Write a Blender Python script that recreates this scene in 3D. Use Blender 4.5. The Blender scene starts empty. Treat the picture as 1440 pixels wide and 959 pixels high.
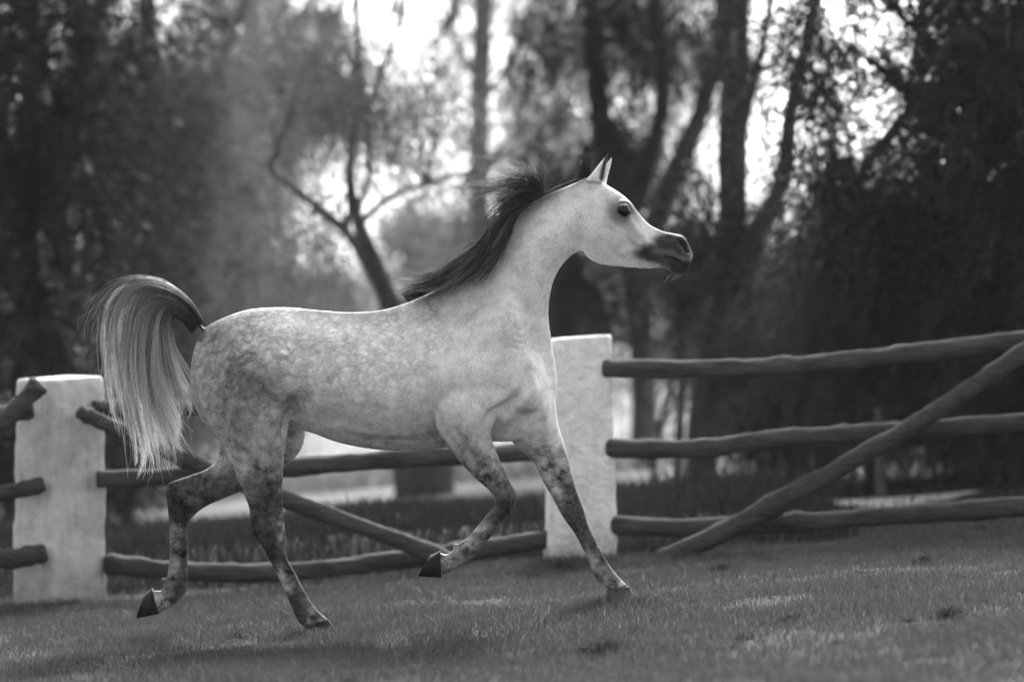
import bpy, bmesh, math, random
import numpy as np
from mathutils import Vector
from mathutils.bvhtree import BVHTree

# ------------------------------------------------------------------ camera, sky, sun, exposure
SC = bpy.context.scene
COL = SC.collection
R = math.radians
F = 5400.0            # focal length in pixels of the 1440 px wide photograph (135 mm on 36 mm)
CAMH = 1.30           # camera height above the turf below it
HD = 18.0             # distance of the horse
SLOPE = 0.075         # the paddock rises gently to the right

cam_d = bpy.data.cameras.new('camera')
cam = bpy.data.objects.new('camera', cam_d); COL.objects.link(cam)
cam.location = (0, 0, CAMH); cam.rotation_euler = (R(90), 0, 0)
cam_d.sensor_width = 36; cam_d.lens = 135; cam_d.clip_start = 0.1; cam_d.clip_end = 3000
cam_d.dof.use_dof = True; cam_d.dof.focus_distance = 17.85; cam_d.dof.aperture_fstop = 1.45
SC.camera = cam

SUN_EL, SUN_AZ = 41.0, 11.0        # behind the trees, a little to the right
w = bpy.data.worlds.new('World'); SC.world = w; w.use_nodes = True
nt = w.node_tree; nt.nodes.clear()
sky = nt.nodes.new('ShaderNodeTexSky'); sky.sky_type = 'NISHITA'; sky.sun_disc = False
sky.sun_elevation = R(SUN_EL); sky.sun_rotation = R(SUN_AZ)
sky.air_density = 1.0; sky.dust_density = 4.0; sky.ozone_density = 1.0
bw = nt.nodes.new('ShaderNodeRGBToBW'); bg = nt.nodes.new('ShaderNodeBackground'); out = nt.nodes.new('ShaderNodeOutputWorld')
bg.inputs['Strength'].default_value = 0.11
nt.links.new(sky.outputs[0], bw.inputs[0]); nt.links.new(bw.outputs[0], bg.inputs[0]); nt.links.new(bg.outputs[0], out.inputs[0])

sun_d = bpy.data.lights.new('sun', 'SUN'); sun_d.energy = 2.2; sun_d.angle = R(11.0); sun_d.color = (1, 1, 1)
sun = bpy.data.objects.new('sun', sun_d); COL.objects.link(sun)
sv = Vector((math.sin(R(SUN_AZ)) * math.cos(R(SUN_EL)), math.cos(R(SUN_AZ)) * math.cos(R(SUN_EL)), math.sin(R(SUN_EL))))
sun.rotation_euler = sv.to_track_quat('Z', 'Y').to_euler(); sun.location = (6, 20, 20)
SC.view_settings.view_transform = 'Standard'; SC.view_settings.look = 'None'
SC.view_settings.exposure = 2.36; SC.view_settings.gamma = 1.0
SC.view_settings.use_curve_mapping = False
SC.render.engine = 'CYCLES'
SC.cycles.max_bounces = 6; SC.cycles.transparent_max_bounces = 6
SC.cycles.use_denoising = True

rng = np.random.default_rng(7); random.seed(7)

# ------------------------------------------------------------------ helpers
def PX(px, py, y):
    "world point seen at photo pixel (px, py) at distance y"
    return np.array(((px - 720.0) * y / F, y, CAMH + (479.5 - py) * y / F))

def gz(x, y=0):
    "height of the sloping ground"
    x = np.asarray(x, float)
    return SLOPE * 14.0 * np.tanh(x / 14.0)

def on_ground(px, y, dz=0.0):
    x = (px - 720.0) * y / F
    return Vector((x, y, float(gz(x)) + dz))

def tag(o, label=None, cat=None, group=None, kind=None):
    if label: o['label'] = label
    if cat: o['category'] = cat
    if group: o['group'] = group
    if kind: o['kind'] = kind
    return o

def mesh_obj(name, verts, faces, mat=None, parent=None, smooth=True, loc=None):
    me = bpy.data.meshes.new(name)
    verts = np.asarray(verts, float)
    if loc is not None: verts = verts - np.asarray(loc, float)
    if isinstance(faces, np.ndarray):
        nf, k = faces.shape
        me.vertices.add(len(verts)); me.vertices.foreach_set('co', verts.astype(np.float32).ravel())
        me.loops.add(nf * k); me.loops.foreach_set('vertex_index', faces.astype(np.int32).ravel())
        me.polygons.add(nf); me.polygons.foreach_set('loop_start', np.arange(0, nf * k, k, dtype=np.int32))
        me.update(calc_edges=True)
    else:
        me.from_pydata([tuple(v) for v in verts], [], faces); me.update()
    if smooth: me.polygons.foreach_set('use_smooth', np.ones(len(me.polygons), bool))
    o = bpy.data.objects.new(name, me); COL.objects.link(o)
    if mat: me.materials.append(mat)
    if loc is not None and parent is None: o.location = loc
    if parent: o.parent = parent
    return o

def empty(name, loc):
    o = bpy.data.objects.new(name, None); COL.objects.link(o); o.location = loc
    o.empty_display_size = 0.2
    return o

def crom(P, m):
    "Catmull-Rom resample of an (n, ...) array with m steps per span"
    P = np.asarray(P, float); n = len(P); res = []
    for i in range(n - 1):
        p0 = P[max(i - 1, 0)]; p1 = P[i]; p2 = P[i + 1]; p3 = P[min(i + 2, n - 1)]
        for k in range(m):
            t = k / m
            res.append(0.5 * (2 * p1 + (p2 - p0) * t + (2 * p0 - 5 * p1 + 4 * p2 - p3) * t * t + (3 * p1 - p0 - 3 * p2 + p3) * t ** 3))
    res.append(P[-1]); return np.array(res)

def ring_faces(nr, n, cap=True, off=0):
    f = []
    for i in range(nr - 1):
        for j in range(n):
            a = off + i * n + j; b = off + i * n + (j + 1) % n
            f.append((a, b, b + n, a + n))
    if cap:
        f.append(tuple(off + j for j in range(n - 1, -1, -1)))
        f.append(tuple(off + (nr - 1) * n + j for j in range(n)))
    return f

def tube(path, rad, n=10, rough=0.0, seed=0, m=1, ell=None):
    "tube round a 3-D path; rough = uneven radius"
    path = np.asarray(path, float); rad = np.asarray(rad, float)
    if m > 1:
        path = crom(path, m); rad = crom(rad, m)
    r_ = np.random.default_rng(seed); V = []
    T = np.gradient(path, axis=0); T /= np.linalg.norm(T, axis=1)[:, None] + 1e-9
    ref = np.array((0, 1, 0.0)) if abs(T[0][1]) < 0.8 else np.array((1.0, 0, 0))
    ph = r_.uniform(0, 6.28, 6)
    for i, (p, t) in enumerate(zip(path, T)):
        a = np.cross(t, ref); a /= np.linalg.norm(a) + 1e-9; b = np.cross(t, a)
        for j in range(n):
            th = 2 * math.pi * j / n
            k = 1 + rough * (0.6 * math.sin(2 * th + ph[0] + i * 0.35) + 0.5 * math.sin(3 * th + ph[1] - i * 0.5) + 0.6 * math.sin(i * 0.9 + ph[2]) + r_.normal(0, 0.35))
            V.append(p + (a * math.cos(th) + b * math.sin(th)) * rad[i] * k)
    return np.array(V), ring_faces(len(path), n)

# ------------------------------------------------------------------ materials
def mat(name):
    m = bpy.data.materials.new(name); m.use_nodes = True
    nt = m.node_tree; b = nt.nodes['Principled BSDF']
    return m, nt, b
def N(nt, kind, **kw):
    n = nt.nodes.new(kind)
    for k, v in kw.items():
        if k in n.inputs.keys(): n.inputs[k].default_value = v
        else: setattr(n, k, v)
    return n
def L(nt, a, b): nt.links.new(a, b)
def ramp(nt, fac, stops):
    r = nt.nodes.new('ShaderNodeValToRGB'); e = r.color_ramp.elements
    while len(e) < len(stops): e.new(0.5)
    for el, (p, g) in zip(e, stops): el.position = p; el.color = (g, g, g, 1)
    L(nt, fac, r.inputs[0]); return r.outputs[0]
def noise(nt, scale, detail=5, rough=0.6, vec=None, dist=0.0):
    n = N(nt, 'ShaderNodeTexNoise'); n.inputs['Scale'].default_value = scale
    n.inputs['Detail'].default_value = detail; n.inputs['Roughness'].default_value = rough; n.inputs['Distortion'].default_value = dist
    if vec is not None: L(nt, vec, n.inputs['Vector'])
    return n.outputs['Fac']
def math_(nt, op, a, b=None, clamp=False):
    n = N(nt, 'ShaderNodeMath', operation=op, use_clamp=clamp)
    for i, v in enumerate((a, b)):
        if v is None: continue
        if isinstance(v, (int, float)): n.inputs[i].default_value = v
        else: L(nt, v, n.inputs[i])
    return n.outputs[0]
def smooth01(x): return x * x * (3 - 2 * x)
def attr(nt, name):
    n = N(nt, 'ShaderNodeAttribute', attribute_name=name); return n.outputs['Fac']
def objco(nt, scale=None):
    tc = N(nt, 'ShaderNodeTexCoord')
    if scale is None: return tc.outputs['Object']
    mp = N(nt, 'ShaderNodeMapping'); mp.inputs['Scale'].default_value = scale
    L(nt, tc.outputs['Object'], mp.inputs['Vector']); return mp.outputs[0]
def bump(nt, b, h, strength, dist):
    n = N(nt, 'ShaderNodeBump'); n.inputs['Strength'].default_value = strength; n.inputs['Distance'].default_value = dist
    L(nt, h, n.inputs['Height']); L(nt, n.outputs[0], b.inputs['Normal'])

def mat_simple(name, g0, g1, scale, rough=0.85, bstr=0.4, bdist=0.01, vscale=None, detail=6, spec=0.2):
    m, nt, b = mat(name)
    v = objco(nt, vscale)
    f = noise(nt, scale, detail, 0.62, v)
    L(nt, ramp(nt, f, [(0.3, g0), (0.7, g1)]), b.inputs['Base Color'])
    b.inputs['Roughness'].default_value = rough; b.inputs['Specular IOR Level'].default_value = spec
    if bstr: bump(nt, b, noise(nt, scale * 2.5, 6, 0.65, v), bstr, bdist)
    return m

def mat_leaf(name, g0, g1, trans):
    "leaf: diffuse + translucent, varied from leaf to leaf"
    m, nt, b = mat(name); nt.nodes.remove(b)
    g = N(nt, 'ShaderNodeNewGeometry')
    rnd = g.outputs['Random Per Island']
    mr = N(nt, 'ShaderNodeMapRange'); mr.inputs[3].default_value = g0; mr.inputs[4].default_value = g1
    L(nt, rnd, mr.inputs[0])
    d = N(nt, 'ShaderNodeBsdfDiffuse'); t = N(nt, 'ShaderNodeBsdfTranslucent'); gl = N(nt, 'ShaderNodeBsdfGlossy'); gl.inputs['Roughness'].default_value = 0.45
    gl.inputs['Color'].default_value = (0.5, 0.5, 0.5, 1)
    L(nt, mr.outputs[0], d.inputs[0]); L(nt, mr.outputs[0], t.inputs[0])
    mx = N(nt, 'ShaderNodeMixShader'); mx.inputs[0].default_value = trans
    L(nt, d.outputs[0], mx.inputs[1]); L(nt, t.outputs[0], mx.inputs[2])
    m2 = N(nt, 'ShaderNodeMixShader'); m2.inputs[0].default_value = 0.04
    L(nt, mx.outputs[0], m2.inputs[1]); L(nt, gl.outputs[0], m2.inputs[2])
    L(nt, m2.outputs[0], nt.nodes['Material Output'].inputs[0])
    return m
# ------------------------------------------------------------------ the horse
YAW = R(13.0)
def yc(px):
    "depth of the horse's middle plane: the shoulders stand nearer than the croup"
    x = (min(px, 715.0) - 720.0) / 300.0
    return HD - math.tan(YAW) * (x + 0.5)
LAT = np.array((math.sin(YAW), math.cos(YAW), 0.0)); LATH = np.array((0.03, 1.0, 0.0))

def loft(secs, n=36, m=5, p=0.85):
    """secs: (ax, ay, bx, by, hw, y, (wt, wm, wb), lat) - edge pixel a, edge pixel b, half width in metres,
    depth, width profile from a to b"""
    A = []; W = []
    for s in secs:
        ax, ay, bx, by, hw, y = s[:6]
        prof = s[6] if len(s) > 6 and s[6] else (0.9, 1.0, 0.9)
        lat = s[7] if len(s) > 7 else LATH
        A.append(np.concatenate([PX(ax, ay, y), PX(bx, by, y), [hw], prof, lat]))
    A = crom(A, m); V = []
    th = np.arange(n) * 2 * math.pi / n
    for a in A:
        c = (a[:3] + a[3:6]) / 2; u = (a[:3] - a[3:6]) / 2
        t = (1 - np.cos(th)) / 2
        tt = t * 2 - 1; q2 = (a[7] + a[9] - 2 * a[8]) / (2 * .36); q1 = (a[9] - a[7]) / (2 * .6)
        wv = np.maximum(a[8] + q1 * tt + q2 * tt * tt, .15)
        s_ = np.sin(th); sn = np.sign(s_) * np.abs(s_) ** p
        V.append(c[None] + np.cos(th)[:, None] * u[None] + (a[6] * wv * sn)[:, None] * a[10:13][None])
    V = np.concatenate(V)
    return V, ring_faces(len(A), n)

B = lambda *s: [(q[0], q[1], q[2], q[3], q[4], yc((q[0] + q[2]) / 2) + (q[6] if len(q) > 6 else 0), q[5] if len(q) > 5 else None, LAT) for q in s]
torso = B((279, 478, 273, 540, .07, (.9, 1, .9)), (289, 460, 279, 580, .16, (.7, 1, .9)), (313, 447, 305, 612, .225, (.8, 1, .8)),
          (350, 434.5, 345, 618, .258, (.78, 1, .75)), (400, 431, 392, 608, .268, (.72, 1, .75)), (442, 434, 428, 606, .262, (.62, 1, .86)),
          (490, 437.5, 474, 622, .275, (.6, 1, .88)), (535, 434.5, 525, 632, .285, (.52, 1, .88)), (575, 423, 580, 634.5, .275, (.42, 1, .86)),
          (612, 409, 630, 630, .255, (.36, 1, .82)), (655, 405, 682, 622, .235, (.4, 1, .85)), (700, 425, 722, 622, .215, (.6, 1, .72)),
          (742, 462, 752, 604, .175, (.75, 1, .7)), (764, 505, 772, 598, .13), (774, 535, 777, 578, .06))
def nk(px): return yc(px) if px < 690 else yc(690) + 0.02 * (px - 690) / 100
neck = [(594, 416, 778, 588, .16, nk(640), (.3, .9, 1.0), LAT), (622, 401, 784, 540, .15, nk(650), (.34, .95, .95), LAT), (650, 378, 777, 486, .128, nk(660), (.4, 1, .85), LAT),
        (681, 344, 772.5, 442, .104, nk(680), (.45, 1, .8), LATH), (711, 311, 778, 402, .09, nk(700), (.48, 1, .78), LATH), (748, 282, 792, 374, .082, nk(740), (.52, 1, .78), LATH),
        (788, 263, 811, 356, .078, nk(780), (.58, 1, .85), LATH), (824, 249, 833, 349, .074, nk(800), (.7, 1, .9), LATH)]
HY = nk(830)
H = lambda *s: [(q[0], q[1], q[2], q[3], q[4], HY, q[5] if len(q) > 5 else None, LATH) for q in s]
head = H((824, 250, 818, 346, .062, (.9, 1, .9)), (840, 252, 823, 358, .082, (.9, 1, .9)), (855, 261, 836, 368.5, .096, (.92, 1, .75)), (872, 271.5, 855, 373, .1, (.95, .98, .66)),
         (886, 283, 874, 376, .092, (.86, .92, .62)), (898, 299, 892, 378, .074, (.8, 1, .66)), (912, 314, 908, 378.5, .06, (.74, 1, .7)),
         (927, 322.5, 922, 378, .052, (.72, 1, .75)), (941, 327, 934, 378, .05, (.75, 1, .8)), (953, 329, 944, 383, .053, (.8, 1, .7)),
         (963, 334, 955, 386, .055, (.85, 1, .62)), (970, 347, 964, 384, .05, (.9, 1, .6)), (975, 359, 969, 377, .034))
ear_n = [(821, 254, 848, 258, .03, HY - .045), (830, 246, 849, 248, .034, HY - .048), (840, 234, 852.5, 234, .028, HY - .05), (849, 222.5, 855.5, 222, .016, HY - .052), (855.5, 213, 857, 213, .004, HY - .052)]
ear_f = [(q[0] + 6, q[1] + 5, q[2] + 5, q[3] + 5, q[4], HY + .05) for q in ear_n]
yh, yh2 = yc(360) - .155, yc(360) + .13
hind_near = [(300, 480, 400, 490, .02, yh + .2), (286, 510, 414, 515, .08, yh + .07), (274, 540, 412, 545, .115, yh + .01, (.75, 1, .85)), (288, 588, 408, 590, .115, yh, (.7, 1, .85)), (317, 638, 401, 634, .095, yh, (.7, 1, .85)), (341, 688, 397.5, 678, .062, yh + .005),
             (350.5, 716, 398, 710, .048, yh + .005), (352.5, 742, 401, 745, .046, yh), (359, 757, 402.5, 765, .042, yh), (370.5, 772, 403, 778, .036, yh), (381, 792, 405.5, 788, .03, yh),
             (392, 814, 415.5, 805, .028, yh), (402.5, 836, 427.5, 829, .033, yh), (411, 856, 437.5, 846, .033, yh), (419, 873, 447, 858, .03, yh), (430, 884, 461, 870, .033, yh)]
hind_far = [(300, 540, 420, 560, .09, yh2 - .03), (304, 585, 430, 592, .1, yh2), (307, 618, 426, 628, .09, yh2), (306, 642, 404, 654, .08, yh2), (302, 650, 366, 680, .07, yh2), (289, 660, 338, 691, .062, yh2), (269, 667.5, 312, 702, .052, yh2),
            (250, 674, 288, 713, .047, yh2), (236.5, 680, 271, 727, .045, yh2), (233, 694, 265.5, 736, .043, yh2), (235.5, 714, 264, 743, .036, yh2), (238, 745, 264, 752, .029, yh2), (238, 783, 264.3, 785, .027, yh2),
            (235, 808, 264, 818, .032, yh2), (231, 818, 261, 833, .034, yh2), (228, 829, 250, 846, .03, yh2), (221, 830, 236, 856, .03, yh2), (213, 829, 222, 862, .034, yh2)]
yf, yf2 = yc(690) - .155, yc(715) + .115
fore_near = [(645, 490, 715, 480, .02, yf + .2), (622, 548, 724, 540, .1, yf + .055), (612, 596, 697, 592, .098, yf + .012), (634, 634, 691, 613, .076, yf), (651, 655, 698, 633, .064, yf), (670, 674, 708, 656, .054, yf), (686, 688, 717, 677, .047, yf),
             (694, 699, 724.5, 690, .046, yf), (695, 707, 726, 704, .045, yf), (693.5, 714, 718.5, 724, .041, yf), (685, 723, 705, 735, .033, yf), (670, 741, 690, 755, .028, yf), (655, 757, 673, 776, .028, yf),
             (645, 764, 661, 788, .033, yf), (636, 774, 649, 795, .033, yf), (628, 779, 636, 802, .029, yf), (618, 776, 619, 810, .034, yf)]
fore_far = [(690, 520, 765, 510, .05, yf2 - .1), (698, 575, 779, 555, .14, yf2 - .075), (714, 614, 785, 594, .125, yf2 - .045), (733, 635, 793, 622, .088, yf2 - .012), (750, 651, 799.5, 642, .062, yf2), (765, 680, 806, 672, .052, yf2), (779, 704, 814, 698, .046, yf2), (789, 723, 821, 716, .046, yf2),
            (797, 735, 825, 731, .041, yf2), (806, 747, 830, 744, .033, yf2), (816.5, 766, 839, 762, .028, yf2), (826, 786, 849, 780, .028, yf2), (832, 801, 858.5, 796, .033, yf2), (837, 812, 867, 807, .033, yf2),
            (847, 821, 874, 815, .03, yf2), (856, 829, 884, 824, .034, yf2)]
dock = [(280, 452, 298, 480, .035, yc(285)), (270, 442, 284, 464, .026, yc(285)), (258, 430, 268, 446, .02, yc(285)), (243, 419, 250, 431, .012, yc(285)), (232, 415, 235, 422, .005, yc(285))]

def ellip(px, py, y, rx, ry, rz, rot=0):
    bm = bmesh.new(); bmesh.ops.create_icosphere(bm, subdivisions=3, radius=1)
    c, s = math.cos(rot), math.sin(rot); o = PX(px, py, y)
    v = np.array([x.co[:] for x in bm.verts]); v *= (rx, ry, rz)
    v = np.stack([v[:, 0] * c - v[:, 2] * s, v[:, 1], v[:, 0] * s + v[:, 2] * c], 1) + o
    f = [tuple(x.index for x in q.verts) for q in bm.faces]; bm.free(); return v, f
shapes = [loft(torso), loft(neck), loft(head, m=4), loft(ear_n, n=20), loft(ear_f, n=20), loft(hind_near), loft(hind_far), loft(fore_near), loft(fore_far), loft(dock, n=24),
          ellip(664, 560, yf + .045, .16, .105, .13, .5), ellip(735, 545, yc(735) - .1, .08, .1, .12, .3), ellip(762, 552, yc(735) + .11, .065, .09, .1, .2),
          ellip(345, 545, yc(340) - .1, .19, .14, .19, .3), ellip(355, 560, yc(340) + .11, .16, .13, .2, .3), ellip(690, 490, yc(690) - .06, .16, .125, .26, -.45),
          ellip(640, 768, yf, .012, .014, .016), ellip(229, 816, yh2, .01, .013, .016), ellip(840, 815, yf2, .01, .013, .013),
          ellip(877, 294, HY - .08, .028, .03, .024, .4), ellip(877, 294, HY + .08, .028, .03, .024, .4)]
V = []; FA = []; o_ = 0
for v, f in shapes:
    V.append(v); FA += [tuple(i + o_ for i in q) for q in f]; o_ += len(v)
raw = mesh_obj('horse_raw', np.concatenate(V), FA)
bm = bmesh.new(); bm.from_mesh(raw.data); bmesh.ops.recalc_face_normals(bm, faces=bm.faces); bm.to_mesh(raw.data); bm.free()
md = raw.modifiers.new('r', 'REMESH'); md.mode = 'VOXEL'; md.voxel_size = 0.0062; md.adaptivity = 0
dg = bpy.context.evaluated_depsgraph_get()
hm = bpy.data.meshes.new_from_object(raw.evaluated_get(dg)); bpy.data.objects.remove(raw)
nv = len(hm.vertices)
co = np.empty(nv * 3, np.float32); hm.vertices.foreach_get('co', co); co = co.reshape(-1, 3).astype(float)
ed = np.empty(len(hm.edges) * 2, np.int32); hm.edges.foreach_get('vertices', ed); ed = ed.reshape(-1, 2)
deg = np.bincount(ed.ravel(), minlength=nv).astype(float)[:, None]
def lap(c):
    s = np.zeros_like(c)
    for k in range(c.shape[1]):
        s[:, k] = np.bincount(ed[:, 0], c[ed[:, 1], k], nv) + np.bincount(ed[:, 1], c[ed[:, 0], k], nv)
    return s / np.maximum(deg, 1) - c
def project(c): return 720 + c[:, 0] * F / c[:, 1], 479.5 - (c[:, 2] - CAMH) * F / c[:, 1]
px, py = project(co)
# strong smoothing on the trunk where muscles join, light on head and lower legs
def sstep(a, b, x): t = np.clip((x - a) / (b - a), 0, 1); return t * t * (3 - 2 * t)
wt = 1 - sstep(np.where(px > 590, 640, 600), np.where(px > 590, 700, 690), py)
wt *= 1 - 0.9 * sstep(806, 830, px) * (py < 420)
wt = np.clip(wt, 0.08, 1)[:, None]
wt[(px > 690) & (px < 800) & (py > 550) & (py < 650)] = 1.0
wt[(px > 815) & (py < 262)] = 0.05
wt[(px < 290) & (py < 470)] = 0.15
c0 = co.copy()
for it in range(120):
    co += 0.5 * wt * lap(co); co -= 0.40 * wt * lap(co)
for it in range(3): co += 0.35 * lap(co)

def normals(c):
    hm.vertices.foreach_set('co', c.astype(np.float32).ravel()); hm.update()
    n = np.empty(nv * 3, np.float32); hm.vertex_normals.foreach_get('vector', n); return n.reshape(-1, 3).astype(float)
def seg_dist(poly, px, py):
    d = np.full(len(px), 1e9)
    poly = np.asarray(poly, float)
    if len(poly) == 1: return np.hypot(px - poly[0, 0], py - poly[0, 1])
    for (ax, ay), (bx, by) in zip(poly[:-1], poly[1:]):
        vx, vy = bx - ax, by - ay; t = np.clip(((px - ax) * vx + (py - ay) * vy) / (vx * vx + vy * vy + 1e-9), 0, 1)
        d = np.minimum(d, np.hypot(px - ax - t * vx, py - ay - t * vy))
    return d
# sculpting strokes on the near side: (polyline in pixels, width, height in mm, depth limit)
def arc(*p): return crom(np.array(p, float), 5)
near = co[:, 1] < np.interp(px, [250, 400, 715, 980], [yc(250), yc(400), yc(715), HY]) + 0.02
farleg = np.zeros(nv, bool)
strokes = [
    (arc((742, 524), (738, 542), (722, 562), (697, 580), (686, 592)), 4.5, -17), (arc((738, 522), (728, 546), (706, 562)), 8, 7),
    (arc((752, 520), (748, 545), (735, 566), (712, 588)), 6, 9),
    (arc((598, 528), (601, 555), (607, 580), (622, 605), (636, 628)), 8, -8), (arc((625, 540), (640, 570), (660, 590)), 16, 9),
    (arc((409, 568), (408, 585), (404, 606)), 6, -26), (arc((424, 560), (420, 585)), 9, -14),
    (arc((398, 505), (402, 535), (404, 560)), 9, 10), (arc((372, 520), (380, 560), (384, 600)), 20, 8),
    ([(404, 472)], 24, 5), ([(432, 500)], 22, -9), (arc((455, 540), (440, 565)), 12, -6), (arc((300, 480), (298, 530), (318, 590), (345, 650)), 7, -7),
    (arc((330, 505), (318, 540), (335, 590)), 15, 7), (arc((345, 640), (362, 680), (368, 705)), 5, -7),
    *[(arc((470 + 30 * q, 480), (481 + 30 * q, 540), (492 + 28 * q, 596)), 8, 3.2) for q in range(5)], *[(arc((485 + 30 * q, 480), (496 + 30 * q, 540), (506 + 28 * q, 596)), 6, -3.2) for q in range(4)],
    (arc((430, 606), (470, 600), (520, 608), (575, 612)), 4, 4), (arc((520, 618), (560, 621), (600, 618)), 5, -4), *[(arc((722 - q, 462 + 9 * q), (734, 466 + 9 * q), (744, 460 + 9 * q)), 2.2, -2.6) for q in range(5)],
    (arc((640, 548), (668, 560), (690, 585)), 5, -6), (arc((640, 470), (650, 515), (640, 550)), 8, -5), (arc((655, 600), (668, 625), (690, 655)), 5, 6), (arc((640, 605), (655, 632), (676, 660)), 4, -5), (arc((770, 600), (778, 640), (792, 680)), 6, 6), (arc((758, 610), (768, 645), (783, 685)), 4, -5),
    (arc((855, 345), (862, 356), (880, 366)), 3, -4), (arc((862, 318), (880, 330), (900, 345)), 1.8, 2.2), (arc((885, 345), (910, 352), (928, 350)), 2.2, -2.2), (arc((930, 333), (945, 336)), 2, -2.5),
    (arc((380, 585), (375, 630), (372, 670)), 6, 6), (arc((360, 590), (352, 640), (362, 690)), 5, -5), (arc((300, 600), (325, 650), (348, 700)), 5, 5),
    (arc((806, 368), (782, 396), (765, 440), (752, 490)), 7, -11), (arc((815, 355), (795, 385), (782, 430), (778, 470)), 6, 6),
    (arc((745, 300), (715, 350), (690, 410), (665, 450)), 14, -7), (arc((775, 330), (745, 380), (725, 440)), 18, 6),
    (arc((700, 395), (712, 440), (735, 500)), 12, 6), (arc((665, 440), (680, 500), (700, 545)), 12, -5), (arc((735, 440), (745, 480)), 8, -5),
    (arc((826, 268), (818, 295), (814, 322), (818, 350)), 5, -9), (arc((822, 352), (838, 366), (858, 371)), 6, 5), ([(842, 335)], 17, 7),
    (arc((886, 312), (902, 334), (915, 345)), 3.5, 4.5), (arc((872, 318), (888, 342), (905, 358)), 5, -5), (arc((888, 300), (906, 322)), 4, -3),
    (arc((864, 293), (872, 285.5), (882, 286), (888, 293)), 2.6, 5), ([(850, 286)], 6, -6), (arc((866, 304), (876, 308), (886, 305)), 2.4, 3.5),
    (arc((958, 341), (963, 346), (966, 353)), 3.0, -12), (arc((950, 338), (956, 334), (964, 338)), 3, 4), (arc((953, 348), (958, 356), (966, 359)), 3, 4),
    (arc((934, 361.5), (944, 364.5), (953, 367.5), (962, 372), (968, 377)), 1.8, -7), (arc((925, 350), (940, 353)), 4, -3),
    (arc((846, 252), (847.5, 244), (850, 232), (853, 221)), 2.0, -14),
    (arc((362, 715), (366, 735)), 4, -7), (arc((382, 740), (386, 752)), 5, 4), (arc((378, 775), (392, 800), (405, 826)), 2.8, -5), (arc((393, 772), (405, 797), (417, 822)), 3, 3),
    (arc((706, 688), (711, 706)), 5, 4), (arc((697, 722), (680, 742), (664, 762)), 2.6, -5), (arc((660, 640), (690, 676)), 6, -6), (arc((645, 628), (676, 664)), 7, 6),
    (arc((772, 548), (768, 562), (758, 580)), 3, -7),
    (arc((250, 690), (262, 700)), 5, -6), (arc((248, 735), (249, 770), (247, 800)), 2.8, -5), (arc((330, 665), (290, 685), (262, 700)), 5, -6), (arc((805, 720), (812, 730)), 4, 4), (arc((818, 752), (834, 784)), 2.6, -5), (arc((770, 650), (795, 700)), 5, -5)]
nrm = normals(co)
px, py = project(co)
face_cam = np.clip(-nrm[:, 1] * 1.4, 0, 1)
disp = np.zeros(nv)
for poly, sg, mm in strokes:
    d = seg_dist(poly, px, py)
    disp += np.exp(-0.5 * (d / sg) ** 2) * mm * 0.001 * (1.6 if np.mean(np.asarray(poly)[:, 1]) > 640 else 1.5 if np.mean(np.asarray(poly)[:, 0]) > 815 else 1.6)
fl = np.ones(nv)
co += nrm * (disp * face_cam)[:, None]
for it in range(2): co += 0.25 * lap(co)
nrm = normals(co); px, py = project(co)

# coat colour: albedo of the hair, region by region (markings, plus painted recess shade on the head)
def n3(c, s, seed):
    g = np.random.default_rng(seed).random((32, 32, 32)); u = c / s + 50; i = np.floor(u).astype(int); f = u - i; f = f * f * (3 - 2 * f); r_ = 0
    for a in (0, 1):
        for b_ in (0, 1):
            for d in (0, 1):
                wgt = (f[:, 0] if a else 1 - f[:, 0]) * (f[:, 1] if b_ else 1 - f[:, 1]) * (f[:, 2] if d else 1 - f[:, 2])
                r_ = r_ + wgt * g[(i[:, 0] + a) % 32, (i[:, 1] + b_) % 32, (i[:, 2] + d) % 32]
    return r_ - .5
pxr, pyr = px.copy(), py.copy()      # ragged edges for the markings
rw = np.where((px > 800) & (py < 420), .38, 1.0) * np.where((px > 800) & (py < 262), 0, 1)
px = px + rw * (11 * n3(co, .035, 41) + 7 * n3(co, .014, 42)); py = py + rw * (11 * n3(co, .035, 43) + 7 * n3(co, .014, 44))
coat = np.full(nv, 0.66)
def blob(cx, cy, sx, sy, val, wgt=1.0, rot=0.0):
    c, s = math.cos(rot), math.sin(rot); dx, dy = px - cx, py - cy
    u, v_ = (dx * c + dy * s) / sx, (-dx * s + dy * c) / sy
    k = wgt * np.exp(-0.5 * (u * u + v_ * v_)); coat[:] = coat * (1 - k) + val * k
def line(poly, sg, val, wgt=1.0, msk=None):
    k = wgt * np.exp(-0.5 * (seg_dist(poly, px, py) / sg) ** 2)
    if msk is not None: k = k * msk
    coat[:] = coat * (1 - k) + val * k
mott = np.full(nv, 0.22); dap = np.zeros(nv)
def mset(arr, cx, cy, sx, sy, val, wgt=1.0):
    k = wgt * np.exp(-0.5 * (((px - cx) / sx) ** 2 + ((py - cy) / sy) ** 2)); arr[:] = arr * (1 - k) + val * k
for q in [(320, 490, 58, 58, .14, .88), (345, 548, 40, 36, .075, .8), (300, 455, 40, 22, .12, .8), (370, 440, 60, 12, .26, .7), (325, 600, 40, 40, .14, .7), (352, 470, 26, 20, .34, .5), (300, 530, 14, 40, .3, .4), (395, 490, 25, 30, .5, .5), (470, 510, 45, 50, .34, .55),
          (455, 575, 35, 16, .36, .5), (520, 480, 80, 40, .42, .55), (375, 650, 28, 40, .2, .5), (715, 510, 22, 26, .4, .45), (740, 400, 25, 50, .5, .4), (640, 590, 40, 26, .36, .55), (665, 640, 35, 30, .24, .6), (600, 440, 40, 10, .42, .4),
          (545, 615, 90, 12, .42, .5), (860, 340, 25, 25, .55, .4)]: blob(*q)
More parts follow.
